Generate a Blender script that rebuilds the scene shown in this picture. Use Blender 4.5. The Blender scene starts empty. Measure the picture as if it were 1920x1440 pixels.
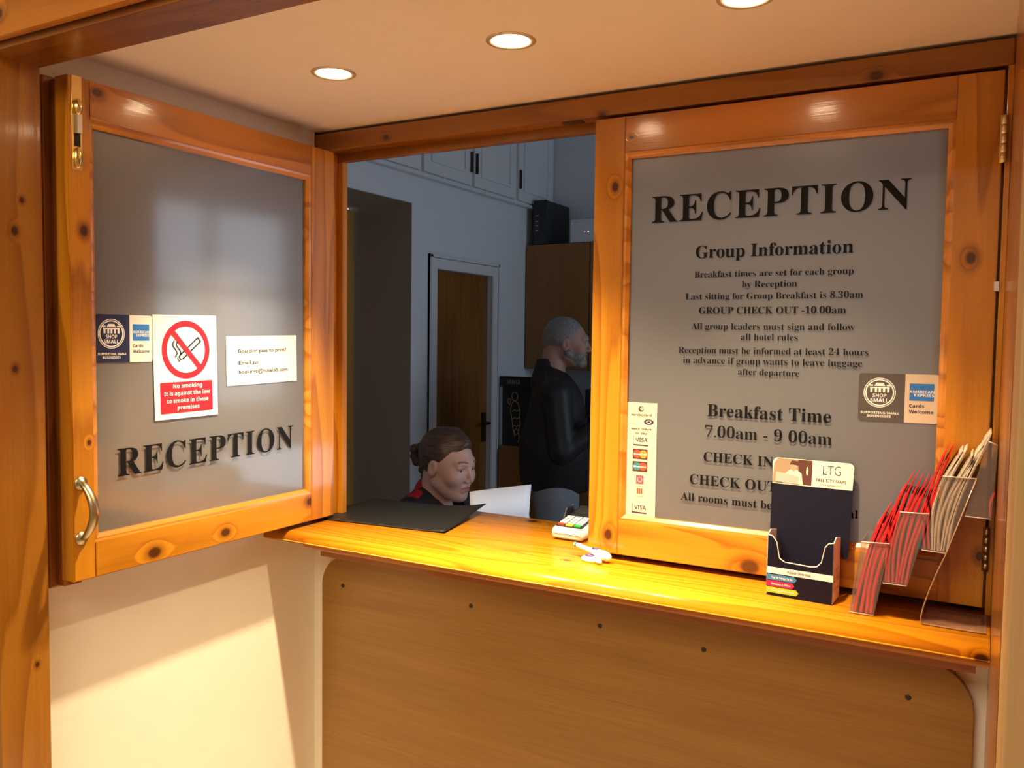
import bpy, bmesh, math, random
import numpy as np
from mathutils import Vector, Matrix

# ------------------------------------------------------------------ camera, world, large lights, exposure
scn = bpy.context.scene
COL = scn.collection
scn.view_settings.view_transform = 'Standard'
scn.view_settings.look = 'None'
scn.view_settings.exposure = 0.0
scn.view_settings.gamma = 1.0
scn.view_settings.use_curve_mapping = False

R_ = Vector((0.8720, 0.4893, 0.0131)); U_ = Vector((-0.0377, 0.0404, 0.9985)); F_ = Vector((-0.4880, 0.8713, -0.0545))
F_.normalize(); R_ = F_.cross(U_).normalized(); U_ = R_.cross(F_).normalized()
cd = bpy.data.cameras.new('camera'); cam = bpy.data.objects.new('camera', cd); COL.objects.link(cam)
cd.sensor_width = 36.0; cd.lens = 1582.5 / 1920 * 36.0; cd.clip_start = 0.01
cam.matrix_world = Matrix((( R_.x, U_.x, -F_.x, 0.0), (R_.y, U_.y, -F_.y, -1.75), (R_.z, U_.z, -F_.z, 1.55), (0, 0, 0, 1)))
scn.camera = cam
try:
    scn.cycles.max_bounces = 10; scn.cycles.diffuse_bounces = 5; scn.cycles.transmission_bounces = 8
    scn.cycles.transparent_max_bounces = 16; scn.cycles.caustics_refractive = False; scn.cycles.caustics_reflective = False
    scn.cycles.sample_clamp_indirect = 4.0; scn.cycles.use_denoising = True
except Exception: pass

wd = bpy.data.worlds.new('sky'); scn.world = wd; wd.use_nodes = True
wd.node_tree.nodes['Background'].inputs[0].default_value = (0.66, 0.80, 1.0, 1)
wd.node_tree.nodes['Background'].inputs[1].default_value = 1.0

def area(name, loc, target, sx, sy, power, color):
    l = bpy.data.lights.new(name, 'AREA'); l.shape = 'RECTANGLE'; l.size = sx; l.size_y = sy; l.energy = power; l.color = color
    o = bpy.data.objects.new(name, l); COL.objects.link(o); o.location = loc
    o.rotation_euler = (Vector(target) - Vector(loc)).to_track_quat('-Z', 'Y').to_euler()
    return o
area('window_daylight', (1.35, 2.0, 1.75), (0.0, 2.0, 1.65), 1.5, 1.4, 19, (0.72, 0.84, 1.0))
area('lobby_ceiling_light', (-0.9, -2.6, 2.55), (-0.9, -2.3, 0.0), 1.6, 1.2, 48, (1.0, 0.80, 0.60))

# ------------------------------------------------------------------ materials
def newmat(name):
    m = bpy.data.materials.new(name); m.use_nodes = True
    return m, m.node_tree, m.node_tree.nodes['Principled BSDF']
_plain = {}
def plain(name, col, rough=0.5, metal=0.0, emit=None, strength=0.0, noise=0.0, nscale=8.0, bump=0.0, spec=0.5, coat=0.0):
    if name in _plain: return _plain[name]
    m, nt, b = newmat(name)
    b.inputs['Base Color'].default_value = (*col, 1); b.inputs['Roughness'].default_value = rough
    b.inputs['Metallic'].default_value = metal; b.inputs['Specular IOR Level'].default_value = spec
    b.inputs['Coat Weight'].default_value = coat
    tc = nt.nodes.new('ShaderNodeTexCoord'); n = nt.nodes.new('ShaderNodeTexNoise')
    n.inputs['Scale'].default_value = nscale; n.inputs['Detail'].default_value = 4
    nt.links.new(tc.outputs['Object'], n.inputs['Vector'])
    mr = nt.nodes.new('ShaderNodeMapRange'); mr.inputs['To Min'].default_value = 1 - noise; mr.inputs['To Max'].default_value = 1 + noise
    nt.links.new(n.outputs['Fac'], mr.inputs['Value'])
    vm = nt.nodes.new('ShaderNodeVectorMath'); vm.operation = 'SCALE'; vm.inputs[0].default_value = col
    nt.links.new(mr.outputs['Result'], vm.inputs['Scale']); nt.links.new(vm.outputs['Vector'], b.inputs['Base Color'])
    if bump:
        bp = nt.nodes.new('ShaderNodeBump'); bp.inputs['Strength'].default_value = bump; bp.inputs['Distance'].default_value = 0.002
        nt.links.new(n.outputs['Fac'], bp.inputs['Height']); nt.links.new(bp.outputs['Normal'], b.inputs['Normal'])
    if emit:
        b.inputs['Emission Color'].default_value = (*emit, 1); b.inputs['Emission Strength'].default_value = strength
    _plain[name] = m
    return m

LIGHT = (0.66, 0.270, 0.016); DARK = (0.34, 0.110, 0.005)
_wn = [0]
def wood(axis, knots=(), light=LIGHT, dark=DARK, rough=0.28, rings=11.0, contrast=0.85, off=None, coat=0.6, fine=1.0, spec=0.4):
    """varnished board, grain along axis; knots = [(x, y, z, radius)] in object space"""
    _wn[0] += 1
    m, nt, b = newmat('pine_board_%s_%d' % (axis, _wn[0]))
    N, L = nt.nodes, nt.links
    rnd = random.Random(_wn[0] * 7 + 3)
    off = off or (rnd.uniform(0, 9), rnd.uniform(0, 9), rnd.uniform(0, 9))
    tc = N.new('ShaderNodeTexCoord'); P = tc.outputs['Object']
    sc = {'x': (0.09, 1, 1), 'y': (1, 0.09, 1), 'z': (1, 1, 0.09)}[axis]
    mp = N.new('ShaderNodeMapping'); mp.inputs['Scale'].default_value = sc; mp.inputs['Location'].default_value = off
    L.new(P, mp.inputs['Vector'])
    nz = N.new('ShaderNodeTexNoise'); nz.inputs['Scale'].default_value = 7.5; nz.inputs['Detail'].default_value = 1.5
    L.new(mp.outputs['Vector'], nz.inputs['Vector'])
    fac = nz.outputs['Fac']; kdark = None; khalo = None
    ksc = {'x': (0.72, 1, 1), 'y': (1, 0.72, 1), 'z': (1, 1, 0.72)}[axis]
    for (kx, ky, kz, r) in knots:
        s = N.new('ShaderNodeVectorMath'); s.operation = 'SUBTRACT'; L.new(P, s.inputs[0]); s.inputs[1].default_value = (kx, ky, kz)
        q = N.new('ShaderNodeVectorMath'); q.operation = 'MULTIPLY'; L.new(s.outputs[0], q.inputs[0]); q.inputs[1].default_value = tuple(k / r for k in ksc)
        ln = N.new('ShaderNodeVectorMath'); ln.operation = 'LENGTH'; L.new(q.outputs[0], ln.inputs[0])
        a = N.new('ShaderNodeMapRange'); a.interpolation_type = 'SMOOTHERSTEP'
        a.inputs['From Min'].default_value = 0.0; a.inputs['From Max'].default_value = 3.6; a.inputs['To Min'].default_value = 0.10; a.inputs['To Max'].default_value = 0.0
        L.new(ln.outputs['Value'], a.inputs['Value'])
        ad = N.new('ShaderNodeMath'); ad.operation = 'ADD'; L.new(fac, ad.inputs[0]); L.new(a.outputs['Result'], ad.inputs[1]); fac = ad.outputs[0]
        wob = N.new('ShaderNodeMath'); wob.operation = 'MULTIPLY_ADD'; L.new(nz.outputs['Fac'], wob.inputs[0]); wob.inputs[1].default_value = 0.6; L.new(ln.outputs['Value'], wob.inputs[2])
        k = N.new('ShaderNodeMapRange'); k.interpolation_type = 'SMOOTHSTEP'
        k.inputs['From Min'].default_value = 0.95; k.inputs['From Max'].default_value = 1.55; k.inputs['To Min'].default_value = 1.0; k.inputs['To Max'].default_value = 0.0
        L.new(wob.outputs[0], k.inputs['Value'])
        h = N.new('ShaderNodeMapRange'); h.interpolation_type = 'SMOOTHSTEP'
        h.inputs['From Min'].default_value = 1.1; h.inputs['From Max'].default_value = 3.0; h.inputs['To Min'].default_value = 0.55; h.inputs['To Max'].default_value = 0.0
        L.new(wob.outputs[0], h.inputs['Value'])
        if khalo is None: khalo = h.outputs['Result']
        else:
            hx = N.new('ShaderNodeMath'); hx.operation = 'MAXIMUM'; L.new(khalo, hx.inputs[0]); L.new(h.outputs['Result'], hx.inputs[1]); khalo = hx.outputs[0]
        if kdark is None: kdark = k.outputs['Result']
        else:
            mx = N.new('ShaderNodeMath'); mx.operation = 'MAXIMUM'; L.new(kdark, mx.inputs[0]); L.new(k.outputs['Result'], mx.inputs[1]); kdark = mx.outputs[0]
    mu = N.new('ShaderNodeMath'); mu.operation = 'MULTIPLY'; L.new(fac, mu.inputs[0]); mu.inputs[1].default_value = rings
    fr = N.new('ShaderNodeMath'); fr.operation = 'FRACT'; L.new(mu.outputs[0], fr.inputs[0])
    pw = N.new('ShaderNodeMath'); pw.operation = 'POWER'; L.new(fr.outputs[0], pw.inputs[0]); pw.inputs[1].default_value = 2.2
    ed = N.new('ShaderNodeMapRange'); ed.inputs['From Min'].default_value = 0.9; ed.inputs['From Max'].default_value = 1.0; ed.inputs['To Min'].default_value = 1; ed.inputs['To Max'].default_value = 0
    L.new(fr.outputs[0], ed.inputs['Value'])
    ml = N.new('ShaderNodeMath'); ml.operation = 'MULTIPLY'; L.new(pw.outputs[0], ml.inputs[0]); L.new(ed.outputs['Result'], ml.inputs[1])
    mp2 = N.new('ShaderNodeMapping'); s2 = {'x': (0.02, 1, 1), 'y': (1, 0.02, 1), 'z': (1, 1, 0.02)}[axis]; mp2.inputs['Scale'].default_value = s2
    L.new(P, mp2.inputs['Vector'])
    nf = N.new('ShaderNodeTexNoise'); nf.inputs['Scale'].default_value = 330; nf.inputs['Detail'].default_value = 3; L.new(mp2.outputs['Vector'], nf.inputs['Vector'])
    nb = N.new('ShaderNodeTexNoise'); nb.inputs['Scale'].default_value = 22; nb.inputs['Detail'].default_value = 3; L.new(mp.outputs['Vector'], nb.inputs['Vector'])
    t1 = N.new('ShaderNodeMath'); t1.operation = 'MULTIPLY'; L.new(ml.outputs[0], t1.inputs[0]); t1.inputs[1].default_value = contrast
    t2 = N.new('ShaderNodeMath'); t2.operation = 'MULTIPLY_ADD'; L.new(nf.outputs['Fac'], t2.inputs[0]); t2.inputs[1].default_value = 0.55 * fine; L.new(t1.outputs[0], t2.inputs[2])
    t3 = N.new('ShaderNodeMath'); t3.operation = 'MULTIPLY_ADD'; L.new(nb.outputs['Fac'], t3.inputs[0]); t3.inputs[1].default_value = 0.7; L.new(t2.outputs[0], t3.inputs[2])
    t4 = N.new('ShaderNodeMath'); t4.operation = 'SUBTRACT'; t4.use_clamp = True; L.new(t3.outputs[0], t4.inputs[0]); t4.inputs[1].default_value = 0.45
    mix = N.new('ShaderNodeMix'); mix.data_type = 'RGBA'; mix.inputs[6].default_value = (*light, 1); mix.inputs[7].default_value = (*dark, 1); L.new(t4.outputs[0], mix.inputs[0])
    colr = mix.outputs[2]
    if kdark is not None:
        mh = N.new('ShaderNodeMix'); mh.data_type = 'RGBA'; L.new(khalo, mh.inputs[0]); L.new(colr, mh.inputs[6]); mh.inputs[7].default_value = (dark[0] * .55, dark[1] * .42, dark[2] * .5, 1); colr = mh.outputs[2]
        mk = N.new('ShaderNodeMix'); mk.data_type = 'RGBA'; L.new(colr, mk.inputs[6]); mk.inputs[7].default_value = (0.05, 0.012, 0.004, 1)
        g = N.new('ShaderNodeMath'); g.operation = 'MULTIPLY'; L.new(kdark, g.inputs[0]); g.inputs[1].default_value = 0.93; L.new(g.outputs[0], mk.inputs[0]); colr = mk.outputs[2]
    L.new(colr, b.inputs['Base Color'])
    rr = N.new('ShaderNodeMapRange'); rr.inputs['To Min'].default_value = rough * 0.75; rr.inputs['To Max'].default_value = rough * 1.35; L.new(nf.outputs['Fac'], rr.inputs['Value']); L.new(rr.outputs['Result'], b.inputs['Roughness'])
    bp = N.new('ShaderNodeBump'); bp.inputs['Strength'].default_value = 0.12; bp.inputs['Distance'].default_value = 0.0012
    L.new(t3.outputs[0], bp.inputs['Height']); L.new(bp.outputs['Normal'], b.inputs['Normal'])
    b.inputs['Coat Weight'].default_value = coat; b.inputs['Coat Roughness'].default_value = 0.11
    L.new(bp.outputs['Normal'], b.inputs['Coat Normal']); b.inputs['Specular IOR Level'].default_value = spec
    return m

def plaster(name, col, noise=0.03, bump=0.15, rough=0.8, scale=14):
    return plain(name, col, rough, noise=noise, nscale=scale, bump=bump, spec=0.25)

def frosted():
    m, nt, b = newmat('frosted_glass')
    N, L = nt.nodes, nt.links
    out = N['Material Output']
    tl = N.new('ShaderNodeBsdfTranslucent'); tl.inputs['Color'].default_value = (0.97, 0.97, 0.96, 1)
    df = N.new('ShaderNodeBsdfDiffuse'); df.inputs['Color'].default_value = (0.47, 0.46, 0.45, 1)
    mx = N.new('ShaderNodeMixShader'); mx.inputs[0].default_value = 0.76; L.new(df.outputs[0], mx.inputs[1]); L.new(tl.outputs[0], mx.inputs[2])
    g1 = N.new('ShaderNodeBsdfGlossy'); g1.inputs['Roughness'].default_value = 0.10; g1.inputs['Color'].default_value = (1, 1, 1, 1)
    g2 = N.new('ShaderNodeBsdfGlossy'); g2.inputs['Roughness'].default_value = 0.38; g2.inputs['Color'].default_value = (1, 1, 1, 1)
    fr = N.new('ShaderNodeFresnel'); fr.inputs['IOR'].default_value = 1.5
    m2 = N.new('ShaderNodeMixShader'); m2.inputs[0].default_value = 0.07; L.new(mx.outputs[0], m2.inputs[1]); L.new(g2.outputs[0], m2.inputs[2])
    m3 = N.new('ShaderNodeMixShader'); L.new(fr.outputs[0], m3.inputs[0]); L.new(m2.outputs[0], m3.inputs[1]); L.new(g1.outputs[0], m3.inputs[2])
    L.new(m3.outputs[0], out.inputs['Surface'])
    return m

def acrylic():
    m, nt, b = newmat('clear_acrylic')
    N, L = nt.nodes, nt.links
    tr = N.new('ShaderNodeBsdfTransparent'); tr.inputs['Color'].default_value = (0.93, 0.90, 0.88, 1)
    gl = N.new('ShaderNodeBsdfGlossy'); gl.inputs['Roughness'].default_value = 0.08
    df = N.new('ShaderNodeBsdfDiffuse'); df.inputs['Color'].default_value = (0.8, 0.72, 0.68, 1)
    fr0 = N.new('ShaderNodeFresnel'); fr0.inputs['IOR'].default_value = 1.49
    ge = N.new('ShaderNodeNewGeometry'); fr = N.new('ShaderNodeMath'); fr.operation = 'MULTIPLY'
    iv = N.new('ShaderNodeMath'); iv.operation = 'SUBTRACT'; iv.inputs[0].default_value = 1.0; L.new(ge.outputs['Backfacing'], iv.inputs[1])
    L.new(fr0.outputs[0], fr.inputs[0]); L.new(iv.outputs[0], fr.inputs[1])
    a = N.new('ShaderNodeMixShader'); a.inputs[0].default_value = 0.05; L.new(tr.outputs[0], a.inputs[1]); L.new(df.outputs[0], a.inputs[2])
    c = N.new('ShaderNodeMixShader'); L.new(fr.outputs[0], c.inputs[0]); L.new(a.outputs[0], c.inputs[1]); L.new(gl.outputs[0], c.inputs[2])
    L.new(c.outputs[0], N['Material Output'].inputs['Surface'])
    return m

M_cream = plaster('cream_paint', (0.90, 0.85, 0.72), noise=0.04)
M_ceil = plaster('ceiling_paint', (0.90, 0.87, 0.82), noise=0.03)
M_office = plaster('office_paint', (0.66, 0.70, 0.74), noise=0.03)
M_officeshade = plaster('reveal_shade_paint', (0.34, 0.30, 0.27), noise=0.03)  # office paint darkened so the recess's shade sits in the colour
M_gloss = plain('white_gloss_paint', (0.66, 0.68, 0.70), 0.35)
M_black = plain('black_vinyl_letter', (0.006, 0.006, 0.007), 0.5, spec=0.15)
M_brass = plain('polished_brass', (0.85, 0.62, 0.25), 0.22, 1.0, noise=0.06, nscale=60)
M_brassold = plain('aged_brass', (0.50, 0.42, 0.26), 0.32, 1.0, noise=0.15, nscale=80)
M_steel = plain('brushed_nickel', (0.62, 0.58, 0.52), 0.3, 1.0)
M_dark = plain('dark_gap', (0.02, 0.014, 0.01), 0.8)
M_frost = frosted(); M_acr = acrylic()
M_paperw = plain('white_card', (0.86, 0.85, 0.82), 0.45)
M_sticker = plain('sticker_white', (0.84, 0.80, 0.72), 0.4)
M_navy = plain('navy_print', (0.012, 0.016, 0.06), 0.4)
M_red = plain('red_print', (0.74, 0.01, 0.02), 0.4)
M_blueprint = plain('blue_print', (0.03, 0.18, 0.55), 0.4)
M_ink = plain('black_print', (0.02, 0.02, 0.025), 0.5)
M_whiteprint = plain('white_print', (0.85, 0.84, 0.80), 0.5)

# ------------------------------------------------------------------ mesh helpers
def mesh_obj(name, bm, mats, parent=None, smooth=False):
    me = bpy.data.meshes.new(name); bm.to_mesh(me); bm.free()
    return link_mesh(name, me, mats, parent, smooth)
def link_mesh(name, me, mats, parent=None, smooth=False):
    if not isinstance(mats, (list, tuple)): mats = [mats]
    for m in mats: me.materials.append(m)
    o = bpy.data.objects.new(name, me); COL.objects.link(o)
    if smooth:
        for p in me.polygons: p.use_smooth = True
    if parent is not None: adopt(o, parent)
    return o
def adopt(o, parent):
    o.parent = parent; bpy.context.view_layer.update()
    o.matrix_parent_inverse = parent.matrix_world.inverted()
def thing(name, label, cat, loc, group=None):
    o = bpy.data.objects.new(name, None); COL.objects.link(o); o.location = loc; o.empty_display_size = 0.05
    o['label'] = label; o['category'] = cat
    if group: o['group'] = group
    bpy.context.view_layer.update()
    return o
def tag(o, label, cat, group=None):
    o['label'] = label; o['category'] = cat
    if group: o['group'] = group
    return o
def struct(o): o['kind'] = 'structure'; return o
def relabel(o, l): o['label'] = l; return o

def box(bm, x0, x1, y0, y1, z0, z1, bev=0.0, seg=2):
    vs = [bm.verts.new((x, y, z)) for x in (x0, x1) for y in (y0, y1) for z in (z0, z1)]
    fs = [(0, 1, 3, 2), (4, 6, 7, 5), (0, 4, 5, 1), (2, 3, 7, 6), (0, 2, 6, 4), (1, 5, 7, 3)]
    faces = [bm.faces.new([vs[i] for i in f]) for f in fs]
    if bev:
        es = list({e for f in faces for e in f.edges})
        bmesh.ops.bevel(bm, geom=es, offset=bev, segments=seg, affect='EDGES', profile=0.5)
def boxobj(name, b, mat, parent=None, bev=0.0, smooth=False):
    bm = bmesh.new(); box(bm, *b, bev=bev); bmesh.ops.recalc_face_normals(bm, faces=bm.faces)
    return mesh_obj(name, bm, mat, parent, smooth)
def fr_map(O, U, V, N):
    O, U, V, N = Vector(O), Vector(U).normalized(), Vector(V).normalized(), Vector(N).normalized()
    return lambda u, v, n=0.0: O + U * u + V * v + N * n
def prism(bm, pts, f, n0, n1, bev=0.0, mi=0):
    """closed polygon pts (u,v) swept from depth n0 to n1 in frame f"""
    a = [bm.verts.new(f(u, v, n0)) for u, v in pts]; b = [bm.verts.new(f(u, v, n1)) for u, v in pts]
    k = len(pts); faces = [bm.faces.new(a[::-1]), bm.faces.new(b)]
    for i in range(k): faces.append(bm.faces.new((a[i], a[(i + 1) % k], b[(i + 1) % k], b[i])))
    for x in faces: x.material_index = mi
    if bev:
        es = [e for e in faces[0].edges] + [e for e in faces[1].edges]
        bmesh.ops.bevel(bm, geom=es, offset=bev, segments=2, affect='EDGES')
def prismobj(name, pts, f, n0, n1, mat, parent=None, bev=0.0, smooth=False):
    bm = bmesh.new(); prism(bm, pts, f, n0, n1, bev); bmesh.ops.recalc_face_normals(bm, faces=bm.faces)
    return mesh_obj(name, bm, mat, parent, smooth)
def ringprism(bm, outer, inner, f, n0, n1, mi=0):
    k = len(outer)
    A = [[bm.verts.new(f(u, v, n)) for u, v in pts] for pts in (outer, inner) for n in (n0, n1)]
    oo0, oo1, ii0, ii1 = A
    for i in range(k):
        j = (i + 1) % k
        for q in ((oo1[i], oo1[j], ii1[j], ii1[i]), (oo0[j], oo0[i], ii0[i], ii0[j]), (oo0[i], oo0[j], oo1[j], oo1[i]), (ii0[j], ii0[i], ii1[i], ii1[j])):
            bm.faces.new(q).material_index = mi
def circ(cx, cy, rx, ry=None, k=28, a0=0.0):
    ry = ry or rx
    return [(cx + rx * math.cos(a0 + 2 * math.pi * i / k), cy + ry * math.sin(a0 + 2 * math.pi * i / k)) for i in range(k)]
def rrect(x0, x1, y0, y1, r, k=5):
    o = []
    for cx, cy, a in ((x1 - r, y1 - r, 0), (x0 + r, y1 - r, 90), (x0 + r, y0 + r, 180), (x1 - r, y0 + r, 270)):
        for i in range(k + 1):
            t = math.radians(a + 90 * i / k); o.append((cx + r * math.cos(t), cy + r * math.sin(t)))
    return o
def rect(x0, x1, y0, y1): return [(x0, y0), (x1, y0), (x1, y1), (x0, y1)]
def tube(bm, path, r, k=10, caps=True, flat=1.0, up=None):
    path = [Vector(p) for p in path]; rs = r if isinstance(r, (list, tuple)) else [r] * len(path)
    rings = []; prev = None
    for i, p in enumerate(path):
        t = (path[min(i + 1, len(path) - 1)] - path[max(i - 1, 0)]).normalized()
        if prev is None:
            a = Vector(up) if up else (Vector((0, 0, 1)) if abs(t.z) < 0.9 else Vector((1, 0, 0)))
            prev = (a - t * a.dot(t)).normalized()
        n = (prev - t * prev.dot(t)).normalized(); prev = n; b = t.cross(n)
        rings.append([bm.verts.new(p + (n * math.cos(2 * math.pi * j / k) + b * flat * math.sin(2 * math.pi * j / k)) * rs[i]) for j in range(k)])
    for i in range(len(rings) - 1):
        for j in range(k): bm.faces.new((rings[i][j], rings[i][(j + 1) % k], rings[i + 1][(j + 1) % k], rings[i + 1][j]))
    if caps: bm.faces.new(rings[0][::-1]); bm.faces.new(rings[-1])
def tubeobj(name, path, r, mat, parent=None, k=10, flat=1.0, up=None):
    bm = bmesh.new(); tube(bm, path, r, k, True, flat, up); return mesh_obj(name, bm, mat, parent, True)
def lathe(bm, prof, f, k=32):
    """profile [(radius, n)] about the N axis of frame f"""
    rings = [[bm.verts.new(f(r * math.cos(2 * math.pi * j / k), r * math.sin(2 * math.pi * j / k), n)) for j in range(k)] if r > 1e-6 else [bm.verts.new(f(0, 0, n))] for r, n in prof]
    for a, b in zip(rings, rings[1:]):
        for j in range(k):
            q = [a[j % len(a)], a[(j + 1) % len(a)], b[(j + 1) % len(b)], b[j % len(b)]]
            q2 = []
            for v in q:
                if v not in q2: q2.append(v)
            if len(q2) > 2: bm.faces.new(q2)
def latheobj(name, prof, f, mat, parent=None, k=32, smooth=True):
    bm = bmesh.new(); lathe(bm, prof, f, k); bmesh.ops.recalc_face_normals(bm, faces=bm.faces); return mesh_obj(name, bm, mat, parent, smooth)

# lettering -----------------------------------------------------------------
def serif(s):
    o = ''
    for c in s:
        if 'A' <= c <= 'Z': o += chr(0x1D400 + ord(c) - 65)
        elif 'a' <= c <= 'z': o += chr(0x1D41A + ord(c) - 97)
        elif '0' <= c <= '9': o += chr(0x1D7CE + ord(c) - 48)
        else: o += c
    return o
def sansb(s):
    o = ''
    for c in s:
        if 'A' <= c <= 'Z': o += chr(0x1D5D4 + ord(c) - 65)
        elif 'a' <= c <= 'z': o += chr(0x1D5EE + ord(c) - 97)
        elif '0' <= c <= '9': o += chr(0x1D7EC + ord(c) - 48)
        else: o += c
    return o
def glyphs(body, style='serif', thin=0.0, spacing=1.0):
    c = bpy.data.curves.new('lettering', 'FONT')
    c.body = {'serif': serif, 'sansb': sansb, 'sans': lambda s: s}[style](body); c.offset = thin; c.resolution_u = 4; c.space_character = spacing
    o = bpy.data.objects.new('lettering', c); COL.objects.link(o); bpy.context.view_layer.update()
    dg = bpy.context.evaluated_depsgraph_get()
    me = bpy.data.meshes.new_from_object(o.evaluated_get(dg))
    v = np.array([(p.co.x, p.co.y) for p in me.vertices]); fs = [tuple(p.vertices) for p in me.polygons]
    bpy.data.objects.remove(o); bpy.data.curves.remove(c); bpy.data.meshes.remove(me)
    return v, fs
def text(bm, body, f, u0, u1, base, depth, style='serif', thin=0.0, cap=None, base1=None, mi=0, spacing=1.0, mirror=False):
    """fit one line between u0 and u1; cap = capital height (else the natural one)"""
    v, fs = glyphs(body, style, thin, spacing)
    x0, x1 = v[:, 0].min(), v[:, 0].max(); s = (u1 - u0) / (x1 - x0)
    capn = {'serif': 0.69, 'sansb': 0.71, 'sans': 0.70}[style]
    sy = s if cap is None else cap / capn
    base1 = base if base1 is None else base1
    vs = []
    for x, y in v:
        u = u0 + (x - x0) * s
        vs.append(bm.verts.new(f(u, base + (base1 - base) * (u - u0) / (u1 - u0) + y * sy, depth)))
    for q in fs:
        try: bm.faces.new([vs[i] for i in q]).material_index = mi
        except ValueError: pass
def textobj(name, body, f, u0, u1, base, depth, mat, parent, **kw):
    bm = bmesh.new(); text(bm, body, f, u0, u1, base, depth, **kw)
    bmesh.ops.recalc_face_normals(bm, faces=bm.faces)
    return mesh_obj(name, bm, mat, parent)

# ------------------------------------------------------------------ SDF body modeller (surface nets on a stretched grid)
class Field:
    def __init__(s, xs, ys, zs): s.x, s.y, s.z = map(np.asarray, (xs, ys, zs)); s.D = np.full((len(s.x), len(s.y), len(s.z)), 0.12)
    def _sub(s, lo, hi):
        sl = tuple(slice(max(0, np.searchsorted(a, l) - 1), np.searchsorted(a, h) + 1) for a, l, h in zip((s.x, s.y, s.z), lo, hi))
        g = np.meshgrid(s.x[sl[0]], s.y[sl[1]], s.z[sl[2]], indexing='ij'); return sl, np.stack(g, -1)
    def _mix(s, sl, d, k, op):
        a = s.D[sl]
        if op == 'add': h = np.clip(0.5 + 0.5 * (a - d) / k, 0, 1); s.D[sl] = a * (1 - h) + d * h - k * h * (1 - h)
        else: h = np.clip(0.5 - 0.5 * (a + d) / k, 0, 1); s.D[sl] = a * (1 - h) - d * h + k * h * (1 - h)
    def ell(s, c, r, k=0.015, op='add', M=None):
        c = np.array(c, float); r = np.array(r, float); m = r.max() + k + 0.03
        cw = c if M is None else (M[:3, :3] @ c + M[:3, 3])
        sl, P = s._sub(cw - m, cw + m)
        if P.size == 0: return
        if M is not None: P = (P - M[:3, 3]) @ M[:3, :3]
        q = P - c; k0 = np.linalg.norm(q / r, axis=-1); k1 = np.linalg.norm(q / (r * r), axis=-1) + 1e-9
        s._mix(sl, k0 * (k0 - 1) / k1, k, op)
    def cap(s, a, b, ra, rb=None, k=0.015, op='add', M=None):
        rb = ra if rb is None else rb; a = np.array(a, float); b = np.array(b, float)
        if M is not None: a = M[:3, :3] @ a + M[:3, 3]; b = M[:3, :3] @ b + M[:3, 3]
        m = max(ra, rb) + k + 0.03
        sl, P = s._sub(np.minimum(a, b) - m, np.maximum(a, b) + m)
        if P.size == 0: return
        ab = b - a; t = np.clip(((P - a) @ ab) / max(ab @ ab, 1e-9), 0, 1)
        s._mix(sl, np.linalg.norm(P - a - t[..., None] * ab, axis=-1) - (ra + (rb - ra) * t), k, op)
    def plane(s, p, n, k=0.004):
        """keep the side the normal points away from"""
        n = np.array(n, float); n /= np.linalg.norm(n)
        g = np.stack(np.meshgrid(s.x, s.y, s.z, indexing='ij'), -1); d = (g - np.array(p, float)) @ n; s.D = np.maximum(s.D, d)
    def mesh(s, T=None):
        D = s.D.copy()
        for ax in range(3):
            i = [slice(None)] * 3; i[ax] = 0; D[tuple(i)] = 0.1; i[ax] = -1; D[tuple(i)] = 0.1
        neg = D < 0; nx, ny, nz = D.shape
        acc = np.zeros((nx - 1, ny - 1, nz - 1, 3)); cnt = np.zeros((nx - 1, ny - 1, nz - 1))
        G = np.stack(np.meshgrid(s.x, s.y, s.z, indexing='ij'), -1)
        for ax in range(3):
            a = [slice(None)] * 3; b = [slice(None)] * 3; a[ax] = slice(0, -1); b[ax] = slice(1, None)
            da, db = D[tuple(a)], D[tuple(b)]; cr = (neg[tuple(a)] != neg[tuple(b)])
            t = np.where(cr, da / np.where(cr, da - db, 1), 0)
            p = G[tuple(a)] + (G[tuple(b)] - G[tuple(a)]) * t[..., None]
            o = [x for x in range(3) if x != ax]
            for i in (0, 1):
                for j in (0, 1):
                    q = [slice(None)] * 3
                    q[o[0]] = slice(i, D.shape[o[0]] - 1 + i); q[o[1]] = slice(j, D.shape[o[1]] - 1 + j)
                    c = cr[tuple(q)]; acc += np.where(c[..., None], p[tuple(q)], 0); cnt += c
        m = cnt > 0; idx = -np.ones(m.shape, int); idx[m] = np.arange(m.sum()); V = acc[m] / cnt[m][:, None]
        Fs = []
        for ax in range(3):
            a = [slice(None)] * 3; b = [slice(None)] * 3; a[ax] = slice(0, -1); b[ax] = slice(1, None)
            cr = (neg[tuple(a)] != neg[tuple(b)]); o = [(ax + 1) % 3, (ax + 2) % 3]
            I = np.argwhere(cr); I = I[(I[:, o[0]] > 0) & (I[:, o[1]] > 0) & (I[:, o[0]] < D.shape[o[0]] - 1) & (I[:, o[1]] < D.shape[o[1]] - 1)]
            if len(I) == 0: continue
            e0 = np.zeros(3, int); e0[o[0]] = 1; e1 = np.zeros(3, int); e1[o[1]] = 1
            q = [idx[tuple((I - e).T)] for e in (0 * e0, e0, e0 + e1, e1)]
            f = np.stack(q, 1); flip = ~neg[tuple(I.T)]; f[flip] = f[flip][:, ::-1]; Fs.append(f[(f >= 0).all(1)])
        F = np.concatenate(Fs)
        V = V if T is None else V @ T[:3, :3].T + T[:3, 3]
        return V, F
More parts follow.
